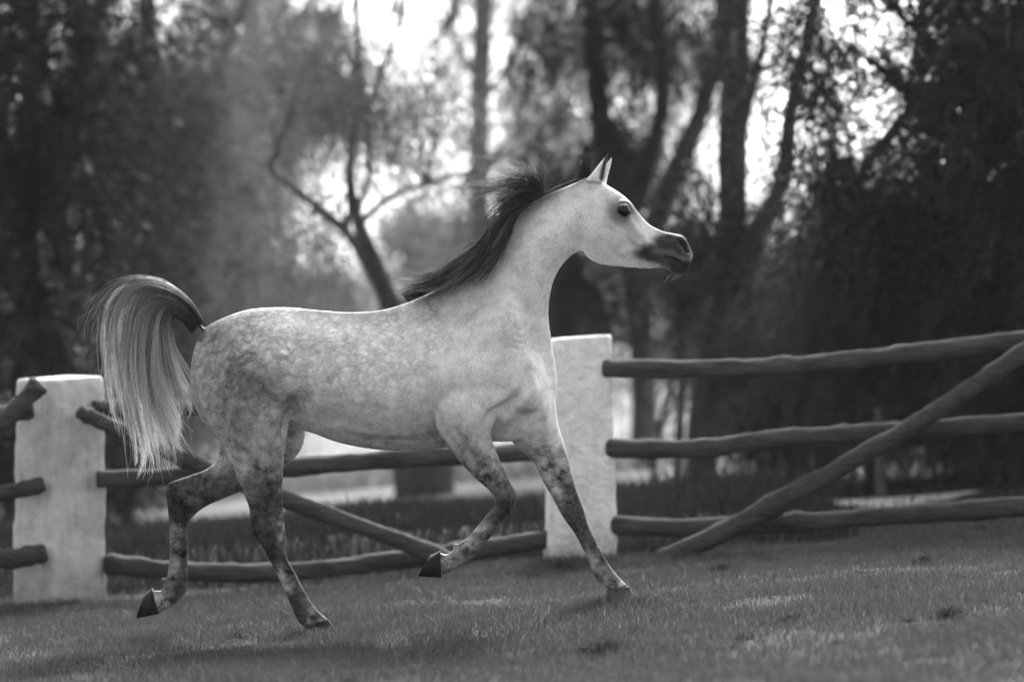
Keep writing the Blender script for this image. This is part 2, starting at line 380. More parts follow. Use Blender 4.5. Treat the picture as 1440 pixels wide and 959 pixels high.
for q in [(330, 530, 60, 70, .5), (480, 520, 60, 60, .28)]: mset(mott, *q)
for q in [(330, 510, 75, 75, .8), (365, 620, 45, 60, .5), (500, 500, 90, 50, .55), (560, 450, 50, 25, .5), (370, 445, 60, 14, .7)]: mset(dap, *q)
leg = py > 640
legw = sstep(np.where(px > 500, 585, 600), np.where(px > 500, 690, 700), py)
coat[:] = coat * (1 - legw) + 0.085 * legw; mott[:] = mott * (1 - legw) + 1.15 * legw
# dark points of the legs
for poly, sg, val, wg in [
    ([(352, 745), (372, 742), (378, 770), (392, 795)], 13, .085, .8), ([(372, 700), (372, 735)], 13, .12, .6), ([(412, 835), (425, 862)], 9, .07, .85), ([(440, 872), (455, 876)], 8, .3, .8), ([(394, 808), (404, 826)], 6, .42, .6), ([(396, 735), (400, 755)], 4, .4, .5),
    ([(234, 685), (240, 700), (252, 722)], 14, .085, .85), ([(275, 690), (300, 690)], 14, .22, .5), ([(245, 678), (285, 668)], 7, .12, .6), ([(258, 740), (259, 810)], 7, .1, .6), ([(243, 745), (243, 800)], 6, .33, .5), ([(256, 825), (240, 842)], 8, .13, .7), ([(222, 840), (232, 850)], 8, .42, .7),
    ([(700, 700), (716, 705), (704, 722)], 12, .11, .8), ([(660, 640), (690, 680)], 16, .26, .5), ([(650, 782), (664, 770)], 6, .16, .6), ([(676, 740), (655, 766)], 6, .5, .6), ([(625, 795), (640, 785)], 9, .46, .6),
    ([(790, 640), (800, 680), (815, 718)], 9, .2, .75), ([(806, 715), (816, 725)], 11, .1, .8), ([(828, 745), (842, 775), (850, 790)], 6, .13, .6), ([(770, 660), (785, 700)], 8, .55, .5), ([(825, 785), (845, 815), (870, 820)], 9, .45, .5)]:
    line(np.array(poly, float), sg * 1.1, val * (.3 if val < .25 else .85), min(1, wg * (1.2 if val < .25 else .9)))
for q in [(760, 600, 30, 20, .6, .5), (780, 640, 20, 20, .55, .5)]: blob(*q)
# head: dark muzzle, dark skin round the eye; recess shade painted in nostril, mouth, ear
hd = (px > 800) & (py < 420)
def mz(poly, sg, val, wg):
    k = np.clip(1.25 * np.exp(-0.5 * (seg_dist(poly, px, py) / sg) ** 2.1), 0, 1) * wg * hd
    coat[:] = coat * (1 - k) + val * k; mott[:] = mott * (1 - 0.7 * k)
blob(850, 310, 50, 50, .66, .7)
for poly, sg, val, wg in [(arc((914, 356), (930, 354), (955, 350)), 8.5, .035, .92), (arc((899, 357), (915, 357)), 5.5, .06, .8), (arc((932, 341), (950, 342), (968, 350)), 11, .028, 1), (arc((948, 374), (958, 380), (966, 376)), 10, .035, 1), (arc((908, 357), (936, 366)), 7, .03, .9), (arc((918, 350), (945, 357)), 4, .12, .6),
                          ([(877, 297)], 15, .04, .97), (arc((862, 296), (870, 306)), 7, .16, .6), (arc((888, 310), (900, 330)), 5, .3, .5), (arc((873, 312), (892, 340)), 4, .35, .5), (arc((958, 341), (963, 346), (966, 353)), 3.4, .012, 1), (arc((936, 362), (950, 366), (966, 375)), 1.8, .02, .9),
                          (arc((846, 252), (847.5, 244), (850, 232), (854, 218)), 2.2, .04, 1), (arc((855, 219), (857, 213)), 4, .05, .8)]: mz(poly, sg, val, wg)
# tail dock and crest are dark
px, py = pxr, pyr
k = (px < 288) & (py < 480) & (px + py * 0.5 < 523); coat[k] = .04; mott[k] = .3
line(np.array([(300, 452), (288, 470)], float), 7, .14, .7)
ck = np.exp(-0.5 * (seg_dist(crom(np.array([(600, 416), (640, 392), (681, 346), (711, 313), (748, 284), (770, 273)], float), 4), px, py) / 13) ** 2); coat[:] = coat * (1 - .8 * ck) + .1 * .8 * ck
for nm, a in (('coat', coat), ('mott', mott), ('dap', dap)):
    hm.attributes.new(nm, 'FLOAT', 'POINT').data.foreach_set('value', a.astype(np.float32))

m, nt, b = mat('dapple_grey_coat')
gpos = N(nt, 'ShaderNodeNewGeometry').outputs['Position']
vo = N(nt, 'ShaderNodeTexVoronoi', feature='DISTANCE_TO_EDGE'); vo.inputs['Scale'].default_value = 21
nz = N(nt, 'ShaderNodeTexNoise'); nz.inputs['Scale'].default_value = 24; nz.inputs['Detail'].default_value = 10; nz.inputs['Roughness'].default_value = .72
mq = N(nt, 'ShaderNodeMapping'); mq.inputs['Scale'].default_value = (1, 1, 2.2); mq.inputs['Rotation'].default_value = (0, R(28), 0); L(nt, gpos, mq.inputs[0]); L(nt, mq.outputs[0], nz.inputs['Vector'])
mixv = N(nt, 'ShaderNodeVectorMath', operation='MULTIPLY_ADD'); mixv.inputs[1].default_value = (.1, .1, .1)
L(nt, nz.outputs['Color'], mixv.inputs[0]); L(nt, gpos, mixv.inputs[2]); L(nt, mixv.outputs[0], vo.inputs['Vector'])
dp = N(nt, 'ShaderNodeMapRange'); dp.interpolation_type = 'SMOOTHSTEP'; dp.inputs[1].default_value = .0; dp.inputs[2].default_value = .42; dp.inputs[3].default_value = -.36; dp.inputs[4].default_value = .46
L(nt, vo.outputs['Distance'], dp.inputs[0])
nb = math_(nt, 'MULTIPLY', noise(nt, 9, 3, .6, gpos), 2.0)
t1 = math_(nt, 'MULTIPLY', math_(nt, 'MULTIPLY', dp.outputs[0], nb), attr(nt, 'dap'))
n2 = noise(nt, 19, 9, 0.66, gpos, 0.15); n2 = math_(nt, 'MULTIPLY', math_(nt, 'SUBTRACT', n2, .5), 5.5)
t2 = math_(nt, 'MULTIPLY', n2, attr(nt, 'mott'))
mp = N(nt, 'ShaderNodeMapping'); mp.inputs['Scale'].default_value = (60, 60, 260); mp.inputs['Rotation'].default_value = (0, R(28), 0); L(nt, gpos, mp.inputs[0])
nh = noise(nt, 1.6, 4, 0.7, mp.outputs[0], 1.5); t3 = math_(nt, 'MULTIPLY', math_(nt, 'SUBTRACT', nh, .5), 1.3)
n4 = noise(nt, 190, 4, 0.75, gpos); t4 = math_(nt, 'MULTIPLY', math_(nt, 'SUBTRACT', n4, .5), 1.5)
tot = math_(nt, 'ADD', math_(nt, 'ADD', t1, t2), math_(nt, 'ADD', t3, t4))
fac = math_(nt, 'MAXIMUM', math_(nt, 'ADD', tot, 1.0), .12)
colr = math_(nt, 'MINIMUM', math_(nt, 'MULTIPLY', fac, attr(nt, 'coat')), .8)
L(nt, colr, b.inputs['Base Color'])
b.inputs['Roughness'].default_value = 0.6; b.inputs['Specular IOR Level'].default_value = 0.1
b.inputs['Sheen Weight'].default_value = 0.04; b.inputs['Sheen Roughness'].default_value = 0.35
bump(nt, b, math_(nt, 'ADD', nh, math_(nt, 'MULTIPLY', noise(nt, 22, 4, .6, gpos), 3.0)), 0.3, 0.004)
M_COAT = m

hroot = empty('horse', (float(PX(560, 870, 18)[0]), 18.0, float(gz(-0.53))))
tag(hroot, 'dapple grey horse trotting across the turf with raised tail and dark mane', 'horse')
def hpart(name, v, f, mt, parent=hroot, smooth=True):
    o = mesh_obj(name, np.asarray(v, float) - np.array(hroot.location), f, mt, None, smooth); o.parent = parent
    return o
hm.vertices.foreach_set('co', co.astype(np.float32).ravel()); hm.update()
bvh = BVHTree.FromPolygons([Vector(c) for c in co], [tuple(p_.vertices) for p_ in hm.polygons])
hm.transform(__import__('mathutils').Matrix.Translation(-hroot.location))
hm.polygons.foreach_set('use_smooth', np.ones(len(hm.polygons), bool))
hm.materials.clear(); hm.materials.append(m); hm.name = 'body'
body = bpy.data.objects.new('body', hm); COL.objects.link(body); body.parent = hroot

def surf(pxx, pyy):
    "depth of the near side of the horse at a pixel"
    o = Vector((0, 0, CAMH)); d = Vector(PX(pxx, pyy, 1.0)) - o; d.normalize()
    h = bvh.ray_cast(o, d)[0]
    return h.y if h is not None else None

# hooves: coronet ring to sole ring
M_HOOF = mat_simple('dark_hoof_horn', .008, .03, 40, .6, .3, .002, (1, 1, .15), 6, .12)
def hoof(a, b_, c, d, hw0, hw1, y):
    mid = lambda p, q, t: (p[0] + (q[0] - p[0]) * t, p[1] + (q[1] - p[1]) * t)
    s = [(*mid(a, c, -.1), *mid(b_, d, -.1), hw0 * .9, y), (*a, *b_, hw0, y), (*mid(a, c, .5), *mid(b_, d, .5), (hw0 + hw1) / 2, y), (*c, *d, hw1, y), (*mid(c, d, .06), *mid(d, c, .03), hw1 * .93, y)]
    v, f = loft(s, n=24, m=3, p=1.0)
    return hpart('hoof', v, f, M_HOOF)
hoof((428, 882), (463, 872), (424, 894), (478, 893), .042, .06, yh)
hoof((213.5, 827), (221, 863.5), (205, 834), (193, 869), .042, .056, yh2)
hoof((618, 774.5), (618, 812), (606, 780), (588.5, 810), .042, .056, yf)
hoof((853, 831), (886, 827), (847, 857), (894, 855), .042, .058, yf2).data.materials[0] = mat_simple('lit_hoof_horn', .03, .1, 40, .8, .3, .002, (1, 1, .3), 6, .1)  # paler horn stands in for the light falling on this hoof

# eyes
m, nt, b = mat('dark_wet_eye'); b.inputs['Base Color'].default_value = (.008, .008, .008, 1); b.inputs['Roughness'].default_value = .08; b.inputs['Specular IOR Level'].default_value = .22
ys = surf(877, 297) or HY - .1
for yy in (ys + .011, 2 * HY - ys - .011):
    v, f = ellip(877.5, 296.8, yy, .033, .018, .0235, -.4); hpart('eye', v, f, m)

# ------------------------------------------------------------------ hair: mane, forelock, tail, whiskers
LASTC = []
def hair_mesh(name, strands, rad, mt, parent=hroot, taper=0.25):
    "strands (s, k, 3): thin three-sided tubes; attribute t runs from root to tip"
    S, K, _ = strands.shape
    T = np.gradient(strands, axis=1); T /= np.linalg.norm(T, axis=2)[:, :, None] + 1e-9
    a = np.cross(T, np.array((0.13, 1, 0.21))); a /= np.linalg.norm(a, axis=2)[:, :, None] + 1e-9; b_ = np.cross(T, a)
    t = np.linspace(0, 1, K); r = (np.asarray(rad).reshape(-1, 1) * (1 - (1 - taper) * t[None] ** 1.5))[:, :, None]
    ring = np.stack([strands + (a * math.cos(q) + b_ * math.sin(q)) * r for q in (0, 2.094, 4.189)], 2)
    V = ring.reshape(-1, 3)
    base = (np.arange(S)[:, None] * K + np.arange(K - 1)[None])[:, :, None] * 3
    j = np.arange(3)[None, None]; jn = (np.arange(3)[None, None] + 1) % 3
    Fq = np.stack([base + j, base + jn, base + jn + 3, base + j + 3], 3).reshape(-1, 4)
    o = hpart(name, V, Fq, mt)
    o.data.attributes.new('t', 'FLOAT', 'POINT').data.foreach_set('value', np.repeat(np.concatenate([np.zeros((S, 1)), np.cumsum(np.linalg.norm(np.diff(strands, axis=1), axis=2), axis=1)], 1), 3, axis=1).ravel().astype(np.float32))
    rv = np.clip(.62 * ((LASTC[0] * .6180339) % 1.0) + .38 * rng.random(S), 0, 1) if len(LASTC) and len(LASTC[0]) == S else rng.random(S)
    o.data.attributes.new('rnd', 'FLOAT', 'POINT').data.foreach_set('value', np.repeat(rv, K * 3).astype(np.float32))
    return o
def mat_hair(name, stops, rough=.38, vr=1.9, pw=1.0):
    m, nt, b = mat(name)
    c = ramp(nt, attr(nt, 't'), stops)
    v = N(nt, 'ShaderNodeMapRange'); v.inputs[3].default_value = .2; v.inputs[4].default_value = vr; L(nt, math_(nt, 'POWER', attr(nt, 'rnd'), pw), v.inputs[0])
    x = N(nt, 'ShaderNodeVectorMath', operation='SCALE'); L(nt, c, x.inputs[0]); L(nt, v.outputs[0], x.inputs['Scale'])
    L(nt, x.outputs[0], b.inputs['Base Color']); b.inputs['Roughness'].default_value = rough; b.inputs['Specular IOR Level'].default_value = .5
    tl = N(nt, 'ShaderNodeBsdfTranslucent'); L(nt, x.outputs[0], tl.inputs[0]); ms = N(nt, 'ShaderNodeMixShader'); ms.inputs[0].default_value = .35
    L(nt, b.outputs[0], ms.inputs[1]); L(nt, tl.outputs[0], ms.inputs[2]); L(nt, ms.outputs[0], nt.nodes['Material Output'].inputs[0])
    return m
def grow(guides, n, spread, wave, K=16, stray=0.06, snap=False, clumps=40, lock=0.6, ind=.28, cut=.45):
    """guides: list of (points (px,py,y) list, weight); strands = a blend of two neighbouring guides + clump + wave"""
    G = np.array([crom(np.array(g, float), 6)[np.linspace(0, (len(g) - 1) * 6, K).round().astype(int)] for g in guides])
    ng = len(G); t = np.linspace(0, 1, K)[None, :, None]
    cl = rng.uniform(0, ng - 1.001, clumps); clo = rng.normal(0, 1, (clumps, 3)); clp = rng.uniform(0, 6.28, (clumps, 3)); clf = rng.uniform(.7, 1.6, clumps)
    ci = rng.integers(0, clumps, n); LASTC[:] = [ci]
    u = np.clip(cl[ci] + rng.normal(0, .16, n), 0, ng - 1.001)
    i = u.astype(int); fr = (u - i)[:, None, None]
    S = G[i] * (1 - fr) + G[i + 1] * fr
    sp = np.array(spread)[None, None]
    S = S + (clo[ci] * lock)[:, None] * sp * t ** 1.1 + rng.normal(0, 1, (n, 1, 3)) * sp * (ind * (.55 + t - 1.25 * t ** 3) + np.array((0, 0, .45)) * (1 - .7 * t))
    ph = clp[ci][:, None] + rng.normal(0, .25, (n, 1, 3))
    S = S + np.sin(ph + t * 6.28 * (clf[ci][:, None, None] * 1.5)) * t * np.array(wave)[None, None]
    st = rng.random(n) < stray
    S[st] += rng.normal(0, 1, (st.sum(), 1, 3)) * sp * 2.2 * t ** 1.6 + np.sin(rng.uniform(0, 6.28, (st.sum(), 1, 3)) + t * 9) * t * sp * .8
    # cut lengths unevenly
    W = np.empty_like(S); ln = (1 - cut * rng.random(clumps) ** 1.5)[ci] * rng.uniform(.85, 1.0, n)
    for q in range(n):
        for c in range(3): W[q, :, c] = np.interp(np.linspace(0, ln[q], K), np.linspace(0, 1, K), S[q, :, c])
    S = W
    X = np.stack([(S[:, :, 0] - 720) * S[:, :, 2] / F, S[:, :, 2], CAMH + (479.5 - S[:, :, 1]) * S[:, :, 2] / F], 2)
    if snap:
        for q in range(n):
            for k_ in range(K):
                d = surf(S[q, k_, 0], S[q, k_, 1])
                if d is not None and X[q, k_, 1] > d - .004 - .012 * q / n:
                    X[q, k_, 1] = d - .004 - .012 * (q % 97) / 97
    return X
M_MANE = mat_hair('dark_mane_hair', [(0, .02), (.15, .04), (.5, .16)], .34, 4.5, 2.2)
M_TAIL = mat_hair('tail_hair_dark_root_pale_tip', [(0.0, .022), (.06, .04), (.14, .13), (.32, .42), (.8, .75)], .36, 1.7, .8)
yn = nk(690)
mg = [[(575, 424, yn), (572, 420, yn), (568, 416, yn), (560, 412, yn)],
      [(622, 402, yn), (605, 404, yn), (590, 406, yn), (566, 407, yn)],
      [(650, 380, yn), (630, 392, yn - .02), (608, 402, yn - .03), (572, 407, yn - .02)],
      [(668, 360, yn), (648, 380, yn - .04), (622, 398, yn - .06), (586, 412, yn - .05)],
      [(686, 340, yn), (666, 366, yn - .06), (640, 392, yn - .1), (600, 418, yn - .1)],
      [(702, 322, yn), (684, 352, yn - .08), (662, 384, yn - .12), (622, 414, yn - .13)],
      [(716, 308, yn), (700, 340, yn - .08), (684, 376, yn - .12), (650, 410, yn - .13)],
      [(730, 296, yn), (712, 320, yn - .07), (696, 352, yn - .1), (672, 392, yn - .12)],
      [(742, 287, yn), (724, 308, yn - .06), (708, 340, yn - .1), (694, 380, yn - .11)],
      [(752, 281, yn), (732, 294, yn - .05), (712, 314, yn - .09), (698, 348, yn - .1)],
      [(758, 277, yn), (736, 279, yn - .03), (708, 292, yn - .05), (686, 322, yn - .05)],
      [(762, 274, yn), (742, 265, yn - .02), (716, 268, yn - .02), (684, 278, yn)],
      [(765, 272, yn), (750, 252, yn), (724, 247, yn), (690, 262, yn + .03)],
      [(768, 271, yn), (760, 254, yn), (738, 243, yn), (706, 240, yn + .03)]]
mo = [[(a[0][0], a[0][1], a[0][2]), (a[1][0] - 8, a[1][1] - 7, a[1][2] + .03), (a[2][0] - 14, a[2][1] - 9, a[2][2] + .03), (a[3][0] - 16, a[3][1] - 4, a[3][2] + .03)] for a in mg[1:10]]
X = grow(mg[:12], 1900, (6, 5, .022), (4.2, 4.2, .008), K=12, stray=.08, snap=True, clumps=120, lock=1.1, ind=.16)
C0 = LASTC[0]; X2 = grow(mo, 700, (7, 6, .025), (6, 6, .01), K=12, stray=.25, clumps=70, lock=1.2, ind=.14); C1 = LASTC[0]
X3 = grow([[(758, 277, yn), (732, 274, yn - .03), (700, 284, yn - .03), (664, 312, yn)], [(761, 275, yn), (736, 264, yn - .02), (704, 264, yn - .02), (662, 282, yn)], [(763, 273, yn), (740, 256, yn), (708, 254, yn), (668, 262, yn + .02)], [(765, 272, yn), (748, 247, yn), (720, 240, yn), (684, 248, yn + .03)], [(768, 271, yn), (758, 250, yn), (735, 239, yn), (700, 238, yn + .03)]], 260, (10, 9, .03), (7, 7, .016), K=12, stray=.2, clumps=40, lock=1.1, ind=.1)
LASTC[:] = [np.concatenate([C0, C1 + 200, LASTC[0] + 400])]; X = np.concatenate([X, X2, X3])
hair_mesh('mane', X, rng.uniform(.0009, .0021, len(X)), M_MANE)
cg = [[(766, 272, yn), (760, 274, yn - .02), (754, 277, yn - .03)], [(790, 262, yn), (780, 264, yn - .02), (768, 270, yn - .025)], [(812, 253, yn), (800, 257, yn - .02), (788, 263, yn - .022)], [(826, 248, yn), (816, 250, yn - .015), (804, 255, yn - .02)]]
X = grow(cg, 260, (1.5, 1.2, .01), (.5, .5, .002), K=7, stray=.05, snap=True, clumps=40); hair_mesh('crest_hair', X, rng.uniform(.0006, .001, len(X)), M_MANE)
fg = [[(812, 254, HY), (812, 250, HY), (813, 246, HY), (815, 240, HY)], [(820, 251, HY), (817, 242, HY), (818, 236, HY), (822, 229, HY)], [(828, 248, HY), (824, 238, HY), (826, 231, HY), (832, 227, HY)], [(835, 245, HY), (832, 237, HY), (832, 232, HY), (836, 226, HY)]]
X = grow([[(a[0], a[1] if i == 0 else a[1] - 3 * i, a[2]) for i, a in enumerate(g_)] for g_ in fg], 520, (4, 5, .016), (3.2, 3.0, .008), K=9, stray=.2, clumps=40, ind=.2); fo = hair_mesh('forelock', X, rng.uniform(.0006, .0011, len(X)), M_MANE)
yt = yc(285)
tg = [[(286, 453, yt), (268, 425, yt), (240, 406, yt), (205, 395, yt), (172, 407, yt), (150, 440, yt), (148, 490, yt), (156, 540, yt), (178, 600, yt)],
      [(284, 454, yt), (264, 424, yt), (236, 405, yt), (204, 396, yt), (174, 414, yt), (158, 460, yt), (162, 530, yt), (178, 600, yt), (192, 650, yt)],
      [(281, 456, yt), (260, 428, yt), (234, 411, yt), (204, 408, yt), (180, 436, yt), (172, 500, yt), (180, 570, yt), (194, 630, yt), (200, 672, yt)],
      [(278, 459, yt), (257, 433, yt), (233, 419, yt), (208, 425, yt), (190, 464, yt), (187, 530, yt), (196, 590, yt), (206, 636, yt), (204, 668, yt)],
      [(275, 462, yt), (255, 437, yt), (234, 426, yt), (214, 438, yt), (203, 480, yt), (204, 540, yt), (212, 590, yt), (220, 630, yt), (214, 656, yt)],
      [(273, 464, yt), (254, 441, yt), (235, 432, yt), (220, 450, yt), (217, 490, yt), (222, 540, yt), (234, 585, yt), (246, 615, yt), (254, 630, yt)],
      [(271, 466, yt), (254, 445, yt), (238, 438, yt), (229, 455, yt), (230, 490, yt), (242, 525, yt), (256, 550, yt), (262, 572, yt), (254, 592, yt)],
      [(270, 467, yt), (255, 449, yt), (242, 444, yt), (238, 456, yt), (244, 490, yt), (258, 515, yt), (268, 540, yt), (272, 556, yt), (271, 566, yt)]]
X = grow(tg, 2300, (7, 7, .035), (6, 5.5, .018), K=19, stray=.12, clumps=90, lock=1.15, ind=.17, cut=.5)
hair_mesh('tail', X, rng.uniform(.0009, .0017, len(X)), M_TAIL)
tg2 = [[(230, 398, yt), (180, 393, yt), (148, 412, yt), (128, 438, yt), (108, 480, yt)], [(220, 394, yt), (176, 392, yt), (142, 420, yt), (130, 440, yt), (124, 470, yt)], [(190, 394, yt), (160, 410, yt), (142, 450, yt), (138, 500, yt), (130, 540, yt)], [(160, 420, yt), (150, 480, yt), (156, 560, yt), (150, 590, yt), (126, 606, yt)]]
X = grow(tg2, 110, (7, 7, .03), (5, 5, .02), K=18, stray=.3, clumps=40); hair_mesh('tail_wisps', X, rng.uniform(.0006, .0009, len(X)), mat_hair('pale_wisp_hair', [(0, .12), (.5, .4)]))
ws = []
for q in range(22):
    a0 = (rng.uniform(938, 962), rng.uniform(382, 387)) if q < 20 else (rng.uniform(964, 977), rng.uniform(352, 384))
    ln = rng.uniform(8, 20) if q < 20 else rng.uniform(3, 7)
    an = rng.uniform(1.6, 2.7) if q < 20 else rng.uniform(-.4, .8)
    yy = HY + rng.uniform(-.03, .03)
    ws.append([PX(a0[0] + ln * s_ * math.cos(an), a0[1] + ln * (s_ * math.sin(an) + (.15 * s_ * s_ if q < 20 else 0)), yy) for s_ in np.linspace(0, 1, 6)])
LASTC[:] = []; WH = hair_mesh('whiskers', np.array(ws), np.full(len(ws), .0004), mat_hair('pale_whisker', [(0, .3), (.1, .5)]))

WH['kind'] = 'stuff'
for o in COL.objects:
    if o.name in ('mane', 'tail', 'tail_wisps', 'forelock', 'crest_hair'): o['kind'] = 'stuff'
# ------------------------------------------------------------------ ground
def vnoise(x, y, s, seed=0):
    r_ = np.random.default_rng(seed); g = r_.random((64, 64)); u = np.asarray(x) / s; v = np.asarray(y) / s
    i = np.floor(u).astype(int); j = np.floor(v).astype(int); a = u - i; b_ = v - j; a = a * a * (3 - 2 * a); b_ = b_ * b_ * (3 - 2 * b_)
    G = lambda p, q: g[p % 64, q % 64]
    return (G(i, j) * (1 - a) + G(i + 1, j) * a) * (1 - b_) + (G(i, j + 1) * (1 - a) + G(i + 1, j + 1) * a) * b_
def bank(x, y):
    "low grassy bank behind the fence"
    k = sstep(22.4, 23.6, y) * (1 - sstep(25.5, 28.0, y)) * (1 - .8 * sstep(1.2, 2.6, np.asarray(x)))
    return k * (.10 + .12 * vnoise(x, y, 1.3, 3))
def gh(x, y):
    return gz(x) + bank(x, y) + .035 * (vnoise(x, y, .9, 1) - .5) + .02 * (vnoise(x, y, .35, 2) - .5)
xs = np.concatenate([np.linspace(-200, -9, 40), np.linspace(-8.9, 8.9, 180), np.linspace(9, 200, 40)])
ysr = np.concatenate([np.linspace(-60, 12, 25), np.linspace(12.2, 36, 200), np.linspace(36.5, 420, 60)])
GX, GY = np.meshgrid(xs, ysr); GZ = gh(GX, GY); nx = len(xs)
idx = np.arange(len(ysr) - 1)[:, None] * nx + np.arange(nx - 1)[None]
Fq = np.stack([idx, idx + 1, idx + nx + 1, idx + nx], 2).reshape(-1, 4)
m, nt, b = mat('turf_soil'); v = objco(nt)
f1 = noise(nt, 1.1, 6, .6, v); f2 = noise(nt, 14, 6, .7, v)
mxx = math_(nt, 'ADD', math_(nt, 'MULTIPLY', f1, .5), math_(nt, 'MULTIPLY', f2, .5))
sep = N(nt, 'ShaderNodeSeparateXYZ'); L(nt, v, sep.inputs[0])
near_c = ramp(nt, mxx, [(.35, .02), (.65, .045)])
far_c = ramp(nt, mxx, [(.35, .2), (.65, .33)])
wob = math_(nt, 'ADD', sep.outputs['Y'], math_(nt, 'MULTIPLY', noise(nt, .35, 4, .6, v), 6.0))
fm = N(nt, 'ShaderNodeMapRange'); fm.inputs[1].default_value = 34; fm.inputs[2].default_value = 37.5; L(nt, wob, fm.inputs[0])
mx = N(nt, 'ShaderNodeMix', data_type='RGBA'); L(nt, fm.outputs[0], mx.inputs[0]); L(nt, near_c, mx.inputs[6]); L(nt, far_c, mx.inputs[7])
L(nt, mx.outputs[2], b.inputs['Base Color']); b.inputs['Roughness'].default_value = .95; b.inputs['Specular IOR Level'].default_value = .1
bump(nt, b, f2, .6, .02)
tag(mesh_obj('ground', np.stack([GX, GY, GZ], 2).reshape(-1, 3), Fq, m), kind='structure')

# pale sand sheet behind the lowest rail, sunlight put into its colour
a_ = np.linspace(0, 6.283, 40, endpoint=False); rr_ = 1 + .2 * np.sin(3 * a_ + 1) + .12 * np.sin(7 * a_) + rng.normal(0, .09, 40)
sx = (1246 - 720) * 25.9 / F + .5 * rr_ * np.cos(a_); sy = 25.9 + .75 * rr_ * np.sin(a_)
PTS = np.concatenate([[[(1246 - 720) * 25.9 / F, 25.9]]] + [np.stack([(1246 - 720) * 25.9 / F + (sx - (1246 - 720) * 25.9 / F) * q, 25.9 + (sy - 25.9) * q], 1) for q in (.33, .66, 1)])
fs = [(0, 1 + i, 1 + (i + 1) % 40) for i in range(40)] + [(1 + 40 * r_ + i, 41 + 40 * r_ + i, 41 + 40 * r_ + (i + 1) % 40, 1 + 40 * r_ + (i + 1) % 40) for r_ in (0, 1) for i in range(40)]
tag(mesh_obj('sunlit_sand_strip', np.stack([PTS[:, 0], PTS[:, 1], gh(PTS[:, 0], PTS[:, 1]) + .008], 1), fs, mat_simple('sunlit_pale_sand', .22, .42, 6, .95)), kind='structure')

# short turf blades, a single uncountable mass
def blades(name, x, y, hgt, wid, mt, lean=.6, lab=None, cat='grass'):
    n = len(x); z = gh(x, y) - .006
    a = rng.uniform(0, 6.283, n); la = rng.uniform(0, 6.283, n); ll = np.abs(rng.normal(0, lean, n)) * hgt
    p = np.stack([x, y, z], 1); d = np.stack([np.cos(a), np.sin(a) * .6, np.zeros(n)], 1) * (wid / 2)[:, None]
    dl = np.stack([np.cos(la) * ll, np.sin(la) * ll, hgt], 1)
    mid = p + dl * np.array((.38, .38, .6)); tip = p + dl
    V = np.stack([p - d, p + d, mid + d * .8, mid - d * .8, tip], 1).reshape(-1, 3)
    k = np.arange(n)[:, None] * 5
    Fq = np.concatenate([k + np.array([q]) for q in ([0, 1, 2], [0, 2, 3], [3, 2, 4])], 0)
    o = mesh_obj(name, V, Fq, mt, smooth=False)
    return tag(o, lab, cat, kind='stuff')
M_TURF = mat_leaf('turf_blade', .036, .088, .3)
M_DRY = mat_leaf('dry_blade', .08, .18, .35)
M_BANK_SHADE = mat_leaf('shade_dark_bank_blade', .012, .035, .2)  # tree shade over the bank is put into this near-black blade colour
n = 340000
y = 13.0 + (23.2 - 13.0) * rng.random(n) ** .85; x = (rng.random(n) - .5) * (.267 * y * 1.3)
thin = .25 + .75 * sstep(.22, .6, vnoise(x, y, .55, 5) * .55 + vnoise(x, y, .17, 6) * .45)
keep = rng.random(n) < thin; x, y = x[keep], y[keep]
hh = (.018 + .03 * vnoise(x, y, .6, 8) + .018 * rng.random(len(x))) * rng.uniform(.6, 1.25, len(x))
ex = []; ey = []; eh = []      # longer blades standing round the planted hooves and the posts
for pxx, yy0, sp_, cnt, hg in [(870, 17.93, .13, 900, .085), (448, 17.9, .14, 700, .055), (816, 21.72, .3, 900, .07), (84, 21.45, .34, 900, .07), (600, 21.8, 1.3, 2500, .06), (1200, 21.5, 1.2, 2500, .06)]:
    ex.append((pxx - 720) * yy0 / F + rng.normal(0, sp_, cnt)); ey.append(yy0 + rng.normal(0, .05, cnt) - .02); eh.append(hg * rng.uniform(.4, 1.15, cnt))
x = np.concatenate([x] + ex); y = np.concatenate([y] + ey); hh = np.concatenate([hh] + eh)
dry = rng.random(len(x)) < .09
blades('turf_grass', x[~dry], y[~dry], hh[~dry], rng.uniform(.0028, .0048, (~dry).sum()), M_TURF, .75, 'short grey-green turf covering the paddock floor')
blades('dry_grass', x[dry], y[dry], hh[dry] * 1.1, rng.uniform(.002, .0035, dry.sum()), M_DRY, .9, 'scattered pale dry blades among the paddock turf')
n = 60000
y = 22.2 + 9.8 * rng.random(n) ** 1.5; x = (rng.random(n) - .5) * (.267 * y * 1.3)
keep = ((x < 2.0) | (rng.random(n) < .35)) & ((((x - 2.52) / .6) ** 2 + ((y - 25.7) / 1.2) ** 2 > 1) | (rng.random(n) < .15)); x, y = x[keep], y[keep]
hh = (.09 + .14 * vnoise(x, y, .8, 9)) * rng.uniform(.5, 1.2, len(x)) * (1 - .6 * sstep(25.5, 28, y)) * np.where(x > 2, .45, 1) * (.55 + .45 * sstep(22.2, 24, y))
blades('bank_grass', x, y, hh, rng.uniform(.006, .012, len(x)), M_BANK_SHADE, .5, 'long grass with tree shade in its colour on the low bank behind the fence')
n = 26000
y = 36 + 60 * rng.random(n) ** 1.6; x = (rng.random(n) - .5) * (.267 * y * 1.3)
blades('field_grass', x, y, rng.uniform(.08, .28, n), rng.uniform(.012, .03, n), mat_leaf('pale_field_blade', .18, .38, .35), .7, 'pale dry sunlit grass of the field beyond the trees')

